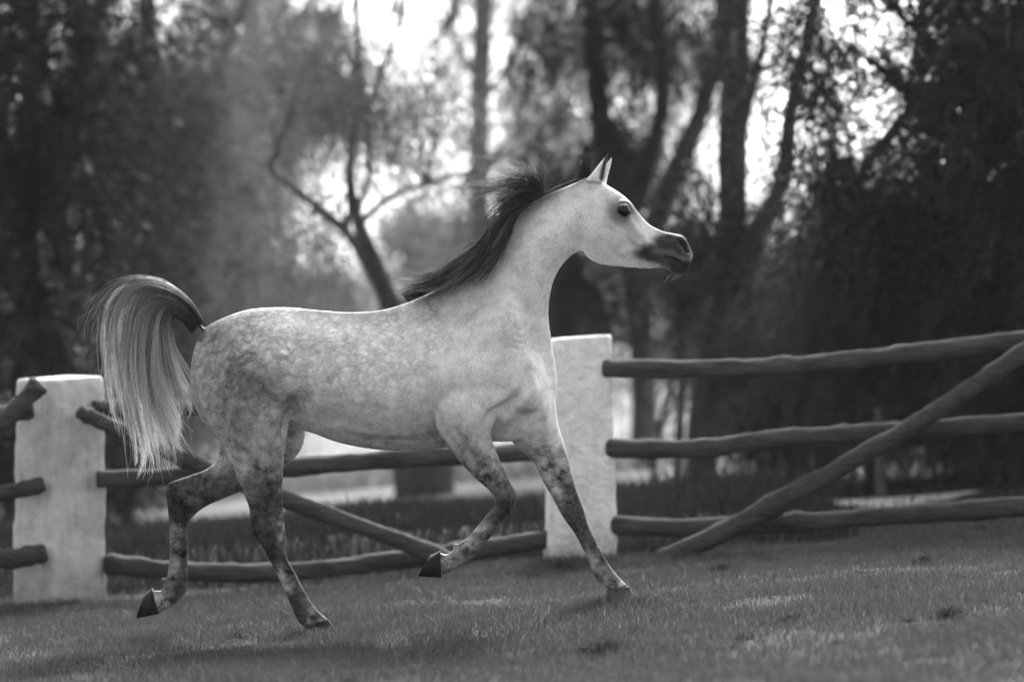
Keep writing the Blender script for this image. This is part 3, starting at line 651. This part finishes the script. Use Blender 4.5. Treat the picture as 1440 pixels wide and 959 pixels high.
# loose dark tufts and divots in the turf
def tuft(px_, y, size, label, dark):
    x0 = (px_ - 720) * y / F; n = int(90 + size * 1100)
    r = np.abs(rng.normal(0, size * .45, n)); a = rng.uniform(0, 6.283, n); xx = x0 + r * np.cos(a); yy = y + r * np.sin(a)
    hgt = size * rng.uniform(.15, .6, n) * np.exp(-(r / size) ** 2); wd = rng.uniform(.004, .009, n)
    la = a + rng.normal(0, .6, n); z = gh(xx, yy) - .005
    p = np.stack([xx, yy, z], 1); d = np.stack([np.cos(a + 1.57), np.sin(a + 1.57), 0 * a], 1) * (wd / 2)[:, None]
    dl = np.stack([np.cos(la) * hgt * .7, np.sin(la) * hgt * .7, hgt], 1)
    V = np.stack([p - d, p + d, p + dl * (.5, .5, .7) + d * .7, p + dl * (.5, .5, .7) - d * .7, p + dl], 1).reshape(-1, 3)
    k = (np.arange(n) * 5)[:, None]
    fs = [tuple(q) for q in (k + np.array([[0, 1, 2, 3]])).tolist()] + [tuple(q) for q in (k + np.array([[3, 2, 4]])).tolist()]
    root = empty('grass_tuft', (x0, y, float(gh(x0, y)))); tag(root, label, 'grass tuft', 'loose tufts kicked up in the turf')
    o = mesh_obj('blades', V - np.array(root.location), fs, dark, None, False); o.parent = root; o['kind'] = 'stuff'
    bm = bmesh.new(); bmesh.ops.create_icosphere(bm, subdivisions=3, radius=1)
    for v_ in bm.verts:
        q = v_.co; k_ = 1 + .35 * math.sin(q.x * 5 + px_) * math.cos(q.y * 4 + y) + random.uniform(-.12, .12)
        v_.co = Vector((q.x * size * .5 * k_, q.y * size * .45 * k_, max(q.z, -.3) * size * .2 * k_ + .004))
    me = bpy.data.meshes.new('clod'); bm.to_mesh(me); bm.free(); me.materials.append(M_SOIL)
    c = bpy.data.objects.new('clod', me); COL.objects.link(c); c.parent = root
M_SOIL = mat_simple('dark_soil', .008, .02, 30, .95)
M_DARKT = mat_leaf('dark_tuft_blade', .015, .05, .2)
for px_, y_, s_, lb in [(1012, 20.2, .13, 'dark uprooted tuft of grass in front of the log brace'), (1300, 19.7, .09, 'flat dark clod of turf before the lowest log rail'),
                        (1332, 16.1, .13, 'wide dark tuft in the blurred turf near the front'), (845, 15.6, .16, 'broad dark clump of turf in front of the planted forefoot'), (490, 15.1, .08, 'small dark clod at the very front edge of the turf'),
                        (330, 18.0, .07, 'small dark tuft between the hind hooves'), (790, 21.3, .12, 'ragged tuft at the foot of the tall white post'), (1175, 19.9, .06, 'tiny clod beside a larger flat clod of turf'), (250, 18.6, .06, 'short tuft behind the raised hind hoof')] + [(rng.uniform(900, 1420), rng.uniform(14.8, 20.8), rng.uniform(.04, .09), 'little dark clod scattered over the turf in front of the log rails') for q in range(12)] + [(rng.uniform(60, 700), rng.uniform(15.0, 20.5), rng.uniform(.03, .06), 'little dark clod scattered over the turf under and before the horse') for q in range(8)]:
    tuft(px_, y_, s_, lb, M_DARKT)

# ------------------------------------------------------------------ fence: limewashed posts, rough log rails and braces
def mat_plaster(name, g0, g1, bs=.8, zb=0.0):
    m, nt, b = mat(name); v = objco(nt)
    f = noise(nt, 3.2, 8, .65, v); f2 = noise(nt, 11, 7, .6, v)
    c = ramp(nt, math_(nt, 'ADD', math_(nt, 'MULTIPLY', f, .6), math_(nt, 'MULTIPLY', f2, .4)), [(.34, g0), (.58, g1)])
    # mud splashed up the foot and a few damp runs
    sp_ = N(nt, 'ShaderNodeSeparateXYZ'); L(nt, v, sp_.inputs[0])
    mr = N(nt, 'ShaderNodeMapRange'); mr.inputs[1].default_value = zb - .02; mr.inputs[2].default_value = zb + .3; mr.inputs[3].default_value = .75; mr.inputs[4].default_value = 0
    L(nt, math_(nt, 'ADD', sp_.outputs['Z'], math_(nt, 'MULTIPLY', math_(nt, 'SUBTRACT', noise(nt, 9, 6, .7, v), .5), .5)), mr.inputs[0])
    run = ramp(nt, noise(nt, 3, 6, .65, objco(nt, (7, 7, .8))), [(.5, 0), (.75, .35)])
    dm = N(nt, 'ShaderNodeMix', data_type='RGBA'); L(nt, math_(nt, 'MAXIMUM', mr.outputs[0], run), dm.inputs[0]); L(nt, c, dm.inputs[6]); dm.inputs[7].default_value = (.16, .16, .16, 1)
    L(nt, dm.outputs[2], b.inputs['Base Color']); b.inputs['Roughness'].default_value = .9; b.inputs['Specular IOR Level'].default_value = .15
    bump(nt, b, math_(nt, 'ADD', math_(nt, 'MULTIPLY', noise(nt, 8, 5, .6, v, .5), 1.6), f2), bs, .045); return m
fence = empty('paddock_fence', on_ground(816, 22.0)); tag(fence, 'paddock fence of thick white plastered posts with rough dark log rails', 'fence')
FL = np.array(fence.location)
def fpart(name, v, f, mt, smooth=True, label=None):
    o = mesh_obj(name, np.asarray(v) - FL, f, mt, None, smooth); o.parent = fence
    if label: o['label'] = label
    return o
def post(px_, D, w0, w1, h, rot, mt, seed, label):
    r_ = np.random.default_rng(seed); g = on_ground(px_, D, -.12); V = []; n = 15; nh = 34
    def lump(p): return .5 * vnoise(p[0] + p[1] * .7 + 5, p[2] + p[1] * .5, .11, seed) + .35 * vnoise(p[0] - p[1] + 9, p[2], .05, seed + 1) + .25 * vnoise(p[0] + 3, p[2] + p[1], .4, seed + 2)
    ring = []
    for s in range(4):
        for k in range(n):
            t = -1 + 2 * k / n; ring.append([(t, -1), (1, t), (-t, 1), (-1, -t)][s])
    ring = np.array(ring); q = np.maximum(np.abs(ring[:, 0]), np.abs(ring[:, 1])); l6 = (np.abs(ring[:, 0]) ** 9 + np.abs(ring[:, 1]) ** 9) ** (1 / 9); ring = ring * (q / l6)[:, None]
    zs = list(np.linspace(0, h + .12, nh)); rows = [(z, 1.0) for z in zs[:-1]] + [(h + .105, .995), (h + .118, .96)] + [(h + .12, s_) for s_ in (.8, .5, .2)]
    c, sn = math.cos(rot), math.sin(rot)
    for z, sc in rows:
        w_ = (w1 + (w0 - w1) * z / (h + .12)) / 2
        for a in ring:
            x_, y_ = a[0] * w_ * sc, a[1] * w_ * sc
            p = np.array((x_ * c - y_ * sn, x_ * sn + y_ * c, z + (.012 * x_ / w_ if z > h else 0)))
            k = (lump(p) - .5) * .022
            p[:2] *= 1 + k / w_; p[2] += k * .3 * (z > h)
            V.append(p + np.array(g))
    return fpart('post', V, ring_faces(len(rows), 4 * n), mt, True, label)
M_PL1 = mat_plaster('limewashed_plaster', .66, .84); M_PL2 = mat_plaster('weathered_limewash', .34, .54, .35, -.24)  # the left post is dirtier, and vignetting is put into its greyer colour
post(816, 22.0, .335, .405, 1.295, R(3), M_PL1, 11, 'clean bright limewashed post with lumpy plaster')
post(84, 21.8, .375, .40, 1.285, R(43), M_PL2, 23, 'weathered greyer post set corner-on')
post(1590, 21.6, .335, .4, 1.3, R(3), M_PL1, 31, 'post at the end of the log rails beyond the brace')
def mat_log(name, g0, g1):
    m, nt, b = mat(name); v = objco(nt, (2.2, 16, 16)); f = noise(nt, 2.0, 8, .68, v, .6); f2 = noise(nt, 5, 6, .6, objco(nt))
    L(nt, ramp(nt, math_(nt, 'ADD', math_(nt, 'MULTIPLY', f, .7), math_(nt, 'MULTIPLY', f2, .3)), [(.34, g0), (.66, g1)]), b.inputs['Base Color'])
    b.inputs['Roughness'].default_value = .9; b.inputs['Specular IOR Level'].default_value = .15; bump(nt, b, f, 1.0, .03); return m
M_LOG = mat_log('weathered_log', .028, .1)
def log(name, pts, D, th, seed, label=None, taper=0.0):
    pts = crom(np.array(pts, float), 16)
    Dn = np.linspace(D[0], D[1], len(pts)) if isinstance(D, tuple) else np.full(len(pts), D)
    path = np.array([PX(a, b_, d) for (a, b_), d in zip(pts, Dn)])
    r_ = np.random.default_rng(seed); k = len(path)
    path[:, 2] += .0025 * np.cumsum(r_.normal(0, .5, k)) * np.sin(np.linspace(0, 3.14, k)) 
    rad = th * .48 * Dn / F * np.linspace(1 + taper, 1 - taper, k) * (1 + .07 * (np.convolve(r_.normal(0, 1, k + 8), np.ones(9) / 3, 'valid')) * .5)
    for q in range(max(2, k // 18)):
        c_ = r_.integers(2, k - 2); rad = rad * (1 + r_.uniform(.05, .2) * np.exp(-.5 * ((np.arange(k) - c_) / 1.2) ** 2))
    # rounded, slightly ragged sawn ends
    e0 = path[0] - (path[1] - path[0]) / np.linalg.norm(path[1] - path[0]) * .012; e1 = path[-1] + (path[-1] - path[-2]) / np.linalg.norm(path[-1] - path[-2]) * .012
    path = np.concatenate([[e0], path, [e1]]); rad = np.concatenate([[rad[0] * .86], rad, [rad[-1] * .86]])
    v, f = tube(path, rad, 18, .055, seed)
    return fpart(name, v, f, M_LOG, True, label)
log('rail', [(852, 518), (950, 519), (1080, 516), (1200, 505), (1320, 491), (1445, 476), (1600, 462)], (21.85, 21.5), 27, 1)
log('rail', [(856, 630), (980, 631), (1080, 618), (1200, 610), (1300, 604), (1440, 593), (1600, 580)], (21.85, 21.5), 27, 2)
log('rail', [(864, 738), (960, 742), (1080, 737), (1200, 729), (1340, 718), (1450, 710), (1600, 700)], (21.85, 21.5), 28, 3)
log('brace', [(930, 788), (1040, 736), (1160, 668), (1270, 605), (1360, 548), (1450, 488), (1560, 420)], (21.6, 21.3), 27, 4, 'straight diagonal log brace crossing in front of the rails', .08)
log('rail', [(133, 573), (290, 574), (560, 556), (790, 541)], (21.7, 22.0), 23, 5)
log('rail', [(139, 674), (300, 668), (420, 658), (560, 648), (750, 637), (790, 634)], (21.65, 22.0), 27, 6)
log('rail', [(150, 792), (250, 802), (400, 800), (560, 783), (680, 769), (790, 754)], (21.75, 22.0), 29, 7)
log('brace', [(113, 579), (150, 596), (250, 640), (330, 673), (420, 708), (540, 752), (640, 792)], (21.5, 21.7), 24, 8, 'knotty diagonal log brace sloping down from the greyer post', -.1)
log('rail', [(-90, 586), (-40, 584), (0, 582), (44, 577)], 21.5, 25, 9)
log('brace', [(55, 541), (26, 572), (-20, 622), (-70, 670)], 21.4, 27, 12, 'short diagonal log with a sawn end against the greyer post')
log('rail', [(-90, 694), (-30, 693), (20, 688), (59, 681)], 21.5, 24, 10)
log('rail', [(-90, 788), (-30, 787), (20, 784), (62, 777)], 21.45, 29, 11)

# ------------------------------------------------------------------ trees
def leaves(name, pos, dirs, ln, wd, mt, parent, loc):
    n = len(pos); dirs = dirs / (np.linalg.norm(dirs, axis=1)[:, None] + 1e-9)
    rv = rng.normal(0, 1, (n, 3)); s = np.cross(dirs, rv); s /= np.linalg.norm(s, axis=1)[:, None] + 1e-9
    a = pos; c = pos + dirs * ln[:, None]; mid = pos + dirs * (ln * .45)[:, None]; sd = s * (wd / 2)[:, None]
    V = np.stack([a, mid + sd, c, mid - sd], 1).reshape(-1, 3) - np.array(loc)
    Fq = np.arange(n * 4).reshape(-1, 4)
    o = mesh_obj(name, V, Fq, mt, None, False); o.parent = parent; return o
def spray_points(C, rad, strands, per, slen, droop):
    "hanging sprays: C (k,3) clump centres; returns leaf positions and directions"
    k = len(C); S = k * strands
    c = np.repeat(C, strands, 0); r = np.repeat(rad, strands)
    u = rng.normal(0, 1, (S, 3)); u /= np.linalg.norm(u, axis=1)[:, None]; st = c + u * (r * rng.random(S) ** .45)[:, None] * np.array((1, 1, .8))
    d0 = rng.normal(0, 1, (S, 3)) * np.array((.8, .8, .4)); L_ = slen * rng.uniform(.5, 1.2, S)
    t = (np.arange(per) + rng.random((S, per))) / per
    drp = np.array((0, 0, -1.0)) * droop
    pos = st[:, None] + (d0[:, None] * (t * (1 - .4 * t))[:, :, None] + drp * (t ** 1.5)[:, :, None]) * L_[:, None, None]
    pos += rng.normal(0, .02, pos.shape)
    dr = d0[:, None] * (1 - .7 * t)[:, :, None] + drp * (t[:, :, None] + .2) + rng.normal(0, .45, pos.shape)
    return pos.reshape(-1, 3), dr.reshape(-1, 3)
BARK = mat_simple('grey_bark', .05, .13, 5, .95, .8, .03, (6, 6, 1.2))
LEAF_D = mat_leaf('dark_evergreen_leaf', .010, .028, .2); LEAF_M = mat_leaf('grey_green_leaf', .08, .2, .42); LEAF_L = mat_leaf('haze_paled_leaf', .10, .22, .4)  # left-edge vignetting is put into LEAF_D's colour, sun and haze into LEAF_L's
def tree(name, label, px_, D, stems, regions, mt, group, leaf=(.135, .015), strands=26, per=15, slen=.6, droop=.9, top=None, dj=.8, cat='tree', twigs=True):
    """stems: list of (pixel polyline, base width px, tip width px); regions: (x0,y0,x1,y1,count,radius px) of foliage clumps
    hanging in view; top: (count, height, spread) crown clumps above"""
    g = on_ground(px_, D); root = empty(name, g); tag(root, label, cat, group); k = D / F
    V = []; Fs = []; o_ = 0
    for si, (pl, w0, w1) in enumerate(stems):
        yo = 0 if si == 0 else rng.uniform(-.4, .4)
        P = np.array([PX(a, b_, D + yo * min(1, i / 2)) for i, (a, b_) in enumerate(pl)])
        if si == 0: P[0][2] = float(gh(P[0][0], P[0][1])) - .12
        v, f = tube(P, (np.array(w0, float) if isinstance(w0, list) else np.linspace(w0, w1, len(pl))) * k / 2, 10, .05, si + abs(int(px_)), m=5)
        V.append(v); Fs += [tuple(i + o_ for i in q) for q in f]; o_ += len(v)
    C = []; RR = []
    for (x0, y0, x1, y1, cnt, rp) in regions:
        qx = rng.uniform(x0, x1, cnt) + rng.normal(0, rp * .45, cnt); qy = rng.uniform(y0, y1, cnt) + rng.normal(0, rp * .45, cnt); dd = D + rng.uniform(-dj - .7, dj - .1, cnt)
        C += [PX(a, b_, d) for a, b_, d in zip(qx, qy, dd)]; RR += list(rp * k * rng.uniform(.6, 1.3, cnt))
    if twigs and V and len(C):      # twigs carry the clumps
        tips = [PX(pl[-1][0], pl[-1][1], D) for pl, _, _ in stems] + [PX(pl[len(pl) // 2][0], pl[len(pl) // 2][1], D) for pl, _, _ in stems]
        for c in C[::3]:
            b0 = min(tips, key=lambda q: np.linalg.norm(q - c) + (1.5 if q[2] > c[2] + 1.5 else 0))
            mid = (b0 + c) / 2 + np.array((0, 0, .25)) + rng.normal(0, .12, 3)
            v, f = tube([b0, mid, c], np.array((.028, .018, .006)) * (D / 35), 5, .05, o_ % 97, m=3); V.append(v); Fs += [tuple(i + o_ for i in q) for q in f]; o_ += len(v)
    if V:
        tr = mesh_obj('trunk', np.concatenate(V) - np.array(g), Fs, BARK, None); tr.parent = root
    pos, dr = spray_points(np.array(C), np.array(RR), strands, per, slen, droop)
    n = len(pos); ln = leaf[0] * rng.uniform(.6, 1.3, n); wd = leaf[1] * rng.uniform(.6, 1.3, n)
    if top:
        cnt, hgt, spd = top
        zt = CAMH + 500 * k
        u = rng.normal(0, 1, (cnt, 3)); u /= np.linalg.norm(u, axis=1)[:, None]; u *= rng.random(cnt)[:, None] ** .4
        Ct = np.stack([g.x + u[:, 0] * spd, D + u[:, 1] * spd * .8, np.maximum((zt + hgt) / 2 + u[:, 2] * (hgt - zt) / 2 + .2, zt + .2)], 1)
        p2, d2 = spray_points(Ct, np.full(cnt, .55), 14, 7, .6, .7)
        pos = np.concatenate([pos, p2]); dr = np.concatenate([dr, d2]); n2 = len(p2)
        ln = np.concatenate([ln, .17 * rng.uniform(.7, 1.3, n2)]); wd = np.concatenate([wd, .05 * rng.uniform(.7, 1.3, n2)])
    cr = leaves('crown', pos, dr, ln, wd, mt, root, g)
    return root
TG = 'trees behind the paddock fence'
tree('evergreen_tree', 'dense dark evergreen tree behind the greyer post', 40, 31, [([(40, 720), (44, 500), (38, 250), (50, -60)], 40, 20), ([(42, 300), (90, 150), (140, 20), (170, -60)], 24, 10), ([(40, 260), (-30, 120), (-80, -40)], 24, 10)],
     [(-150, -60, 160, 480, 150, 80)], LEAF_D, TG, top=(60, 7.5, 1.8))
tree('weeping_tree', 'weeping tree with soft hanging foliage behind the raised tail', 205, 37, [([(205, 690), (208, 500), (214, 250), (205, -60)], 44, 26), ([(212, 300), (270, 150), (330, 40), (350, -60)], 18, 8)],
     [(120, 60, 310, 440, 105, 62), (110, -60, 330, 60, 18, 50), (130, 400, 260, 560, 30, 60)], LEAF_M, TG, top=(50, 8.0, 1.8), slen=.8, droop=1.2)
tree('weeping_tree', 'weeping tree above the croup with pale gaps high in its crown', 350, 43, [([(350, 670), (352, 480), (345, 250), (360, -60)], 36, 22), ([(348, 260), (420, 120), (470, 40), (500, -60)], 16, 8)],
     [(250, 90, 385, 430, 80, 58), (250, -60, 460, 110, 40, 50), (400, 30, 520, 170, 18, 45), (300, 400, 400, 470, 12, 50)], LEAF_M, TG, top=(46, 8.5, 2.0), slen=.8, droop=1.2)
tree('leaning_tree', 'multi-stemmed tree with thick base and stems leaning over the horse back', 597, 33.7, [([(597, 700), (596, 640), (585, 520), (550, 430), (522, 360), (500, 300), (492, 230), (505, 130), (500, -60)], [90, 84, 54, 34, 24, 18, 13, 10, 8], 22), ([(585, 510), (545, 420), (490, 330), (425, 275), (380, 240)], [40, 24, 16, 11, 7], 12), ([(505, 315), (545, 280), (600, 258), (668, 240)], 11, 5), ([(500, 300), (520, 240), (518, 160), (560, 40), (580, -60)], 9, 6)],
     [(380, -20, 640, 150, 44, 34), (540, 120, 660, 250, 8, 28), (400, 140, 560, 230, 8, 26), (330, 300, 450, 400, 12, 36)], LEAF_M, TG, top=(34, 7.5, 2.0), leaf=(.09, .014), strands=20, per=13)
tree('slim_tree', 'slim tree with a straight dark trunk behind the flying mane', 676, 44, [([(676, 660), (674, 500), (674, 250), (676, 120), (682, -60)], 30, 24), ([(676, 150), (730, 60), (760, -40)], 9, 5), ([(676, 120), (630, 40), (610, -50)], 9, 5)],
     [(560, -60, 800, 60, 30, 40), (690, 60, 800, 260, 42, 40), (560, 60, 660, 280, 9, 30), (620, 260, 720, 420, 26, 50)], LEAF_M, TG, top=(40, 8.5, 1.8), leaf=(.10, .014), strands=22, per=13)
tree('broad_tree', 'broad dark tree behind the head with drooping limbs', 890, 39, [([(905, 690), (905, 520), (890, 380), (850, 200), (835, 60), (830, -60)], 40, 24), ([(895, 400), (935, 280), (985, 160), (1010, 60), (1015, -60)], 32, 20), ([(880, 330), (925, 180), (930, 80), (905, -60)], 24, 14)],
     [(765, -60, 960, 250, 70, 62), (770, 230, 960, 430, 34, 60), (780, 400, 840, 490, 14, 50), (940, -60, 1010, 160, 12, 45)], LEAF_D, TG, top=(50, 8.0, 2.0))
tree('forked_tree', 'forked tree with two bare curving stems against the white sky', 995, 32, [([(988, 700), (990, 600), (1010, 470), (1030, 360), (1030, 200), (1034, 60), (1036, -60)], 46, 38), ([(1012, 450), (1060, 350), (1100, 250), (1112, 160), (1135, 60), (1160, -60)], 34, 13), ([(1034, 270), (1044, 200), (1062, 110), (1080, 30), (1090, -60)], 13, 9)],
     [(985, -60, 1060, 110, 14, 30), (930, 180, 1010, 330, 12, 30), (930, 290, 1050, 430, 28, 42), (1050, 220, 1170, 390, 26, 26), (1045, 0, 1110, 260, 9, 20), (1100, -60, 1180, 60, 5, 24)], LEAF_D, TG, top=(30, 7.5, 1.8), leaf=(.08, .018), strands=18, per=8)
tree('overhanging_tree', 'spreading tree on the right whose crooked limb reaches over the shrubs', 1425, 28, [([(1428, 700), (1420, 580), (1432, 440), (1465, 240), (1490, -60)], 50, 30), ([(1475, 190), (1400, 120), (1345, 115), (1290, 145), (1225, 225), (1180, 300), (1165, 340)], 26, 9), ([(1480, 60), (1340, 70), (1290, 45), (1245, -10), (1230, -60)], 16, 7)],
     [(1110, -40, 1340, 260, 90, 26), (1330, -60, 1520, 300, 60, 56), (1350, 260, 1520, 540, 40, 56), (1130, 200, 1330, 340, 36, 28)], LEAF_D, TG, top=(40, 7.0, 2.0), leaf=(.075, .02), strands=16, per=8, slen=.4)
tree('evergreen_tree', 'dense dark evergreen tree at the right end of the log rails', 1500, 27.2, [([(1500, 720), (1505, 500), (1510, 250), (1500, -60)], 40, 26), ([(1508, 300), (1450, 160), (1390, 60), (1360, -40)], 18, 8)],
     [(1350, -60, 1560, 330, 95, 62), (1380, 320, 1560, 600, 60, 60)], LEAF_D, TG, top=(30, 6.5, 1.6))
tree('sapling', 'thin crooked sapling in the bright gap beside the white post', 925, 33, [([(915, 700), (922, 640), (935, 570), (950, 520), (962, 440), (960, 300)], 9, 7), ([(918, 660), (905, 640), (896, 660)], 7, 5)], [(935, 330, 985, 420, 7, 26)], LEAF_D, 'saplings beside the white post', strands=14, per=7, leaf=(.07, .018))
tree('sapling', 'straight sapling close to the forked tree', 952, 32.6, [([(953, 700), (954, 640), (958, 560), (962, 480), (975, 350)], 16, 9)], [(960, 340, 990, 400, 5, 22)], LEAF_D, 'saplings beside the white post', strands=12, per=7, leaf=(.07, .018))
tree('sapling', 'upright bare sapling seen through the rails below the log brace', 1238, 26.5, [([(1240, 730), (1238, 650), (1236, 575)], 15, 12)], [(1230, 560, 1244, 580, 3, 14)], LEAF_D, twigs=False, group='saplings beside the white post', strands=14, per=7, leaf=(.07, .018))

LEAF_S = mat_leaf('dusky_shrub_leaf', .03, .075, .3)
tree('evergreen_tree', 'dense dark evergreen tree standing beyond the cut ends of the short rails', -330, 32, [([(-330, 740), (-326, 500), (-332, 250), (-320, -60)], 44, 24)], [(-520, -60, -150, 500, 130, 85)], LEAF_D, TG, top=(40, 7.5, 1.8))
SG = 'weeping shrubs behind the log rails'
def shrub(label, px_, D, x0, x1, y0, y1, cnt, mt, dens=29, slen=.65):
    cx = (x0 + x1) / 2; hw = (x1 - x0) / 2
    regs = []
    for q in range(cnt):
        a = rng.uniform(-1, 1); top = y0 + (y1 - y0) * (.75 * abs(a) ** 2.2); yy = rng.uniform(top, y1)
        regs.append((cx + a * hw - 4, yy - 4, cx + a * hw + 4, yy + 4, 1, 42))
    return tree('weeping_shrub', label, px_, D, [([(px_, 712), (px_ + 4, (y1 + y0) / 2), (px_, y0 + 40)], 16, 6), ([(px_ + 3, 690), (px_ + hw * .4, (y1 + y0) / 2), (px_ + hw * .5, y0 + 110)], 10, 5), ([(px_ + 2, 690), (px_ - hw * .4, (y1 + y0) / 2), (px_ - hw * .55, y0 + 120)], 10, 5)],
                regs, mt, SG, strands=dens, per=14, slen=slen, droop=1.6, leaf=(.135, .0135), cat='shrub')
shrub('low weeping shrub next to the forked tree', 1110, 31, 1040, 1190, 400, 540, 48, LEAF_S)
shrub('tallest weeping shrub with foliage hanging like a curtain behind the rails', 1225, 29.5, 1120, 1330, 235, 490, 95, LEAF_S)
shrub('wide weeping shrub below the crooked limb', 1350, 30.5, 1270, 1440, 280, 500, 84, LEAF_S)
shrub('dark weeping shrub spreading out from the trunk of the spreading tree', 1470, 29, 1390, 1560, 300, 520, 50, LEAF_S)
shrub('small shrub filling the gap under the rails', 1150, 34, 1060, 1230, 560, 680, 20, LEAF_M, 14, .35)
shrub('small ragged shrub below the crossing of brace and rail', 1300, 34, 1240, 1390, 560, 680, 20, LEAF_M, 14, .35)
shrub('dark bush behind the greyer post', 60, 30, -60, 150, 430, 660, 50, LEAF_D, 24, .5)
shrub('bush under the pale far gap above the croup', 330, 40, 270, 400, 400, 560, 34, LEAF_M, 22, .5)

FG = 'far bushes across the pale field'
for px_, D, x0, x1, y0, y1, c, lb in [(455, 75, 410, 500, 380, 470, 26, 'pale far bush seen over the loin of the horse'), (620, 70, 560, 690, 300, 500, 44, 'tall pale bush far behind the mane'), (740, 72, 690, 800, 330, 520, 36, 'grey far bush between mane and throat'),
                                      (985, 66, 930, 1040, 330, 470, 30, 'far bush below the muzzle'), (1080, 70, 1010, 1150, 380, 560, 34, 'far bush beyond the low weeping shrub'), (300, 80, 240, 370, 420, 520, 24, 'far bush across the field behind the tail')]:
    k = D / F
    root = empty('far_bush', on_ground(px_, D)); tag(root, lb, 'bush', FG)
    qx = rng.uniform(x0, x1, c); qy = rng.uniform(y0, y1 + 40, c); C = np.array([PX(a, b_, D + rng.uniform(-2, 2)) for a, b_ in zip(qx, qy)])
    pos, dr = spray_points(C, np.full(c, 40 * k), 26, 9, .8, .5); n = len(pos)
    leaves('crown', pos, dr, rng.uniform(.14, .26, n), rng.uniform(.05, .09, n), LEAF_L, root, root.location)
    v, f = tube([np.array(root.location) - (0, 0, .1), np.array(root.location) + (.1, 0, 1.2), PX((x0 + x1) / 2, y0 + 20, D)], [.14, .1, .04], 7, .05, int(px_), m=3)
    o = mesh_obj('trunk', v - np.array(root.location), f, BARK); o.parent = root

# far pale farm wall across the field
D = 95.0; k = D / F
root = empty('farm_wall', on_ground(480, D)); tag(root, 'long low whitewashed wall far across the field above the horse back', 'wall')
def box(x0, x1, y0, y1, z0, z1):
    v = [(x, y_, z) for z in (z0, z1) for y_ in (y0, y1) for x in (x0, x1)]
    return np.array(v, float), [(0, 2, 3, 1), (4, 5, 7, 6), (0, 1, 5, 4), (2, 6, 7, 3), (0, 4, 6, 2), (1, 3, 7, 5)]
xa, xb = (395 - 720) * k, (545 - 720) * k; zt = CAMH + (479.5 - 420) * k
v, f = box(xa, xb, D, D + .4, float(gz(xa)) - .6, zt); o = mesh_obj('wall_face', v - np.array(root.location), f, mat_simple('far_whitewash', .5, .7, 2, .9), None, False); o.parent = root
v, f = box(xa - .1, xb + .1, D - .08, D + .48, zt, zt + .14); o = mesh_obj('coping', v - np.array(root.location), f, mat_simple('far_coping', .4, .6, 2, .9), None, False); o.parent = root

# ------------------------------------------------------------------ thin backlit morning haze
v, f = box(-201, 201, -61, 421, -17, 12.5)
m = bpy.data.materials.new('haze_air'); m.use_nodes = True; nt = m.node_tree; nt.nodes.clear()
pv = nt.nodes.new('ShaderNodeVolumePrincipled'); pv.inputs['Color'].default_value = (.9, .9, .9, 1); pv.inputs['Density'].default_value = 0.00013; pv.inputs['Anisotropy'].default_value = .35
oo = nt.nodes.new('ShaderNodeOutputMaterial'); nt.links.new(pv.outputs[0], oo.inputs['Volume'])
hz = mesh_obj('haze', v, f, m, None, False); tag(hz, kind='stuff')
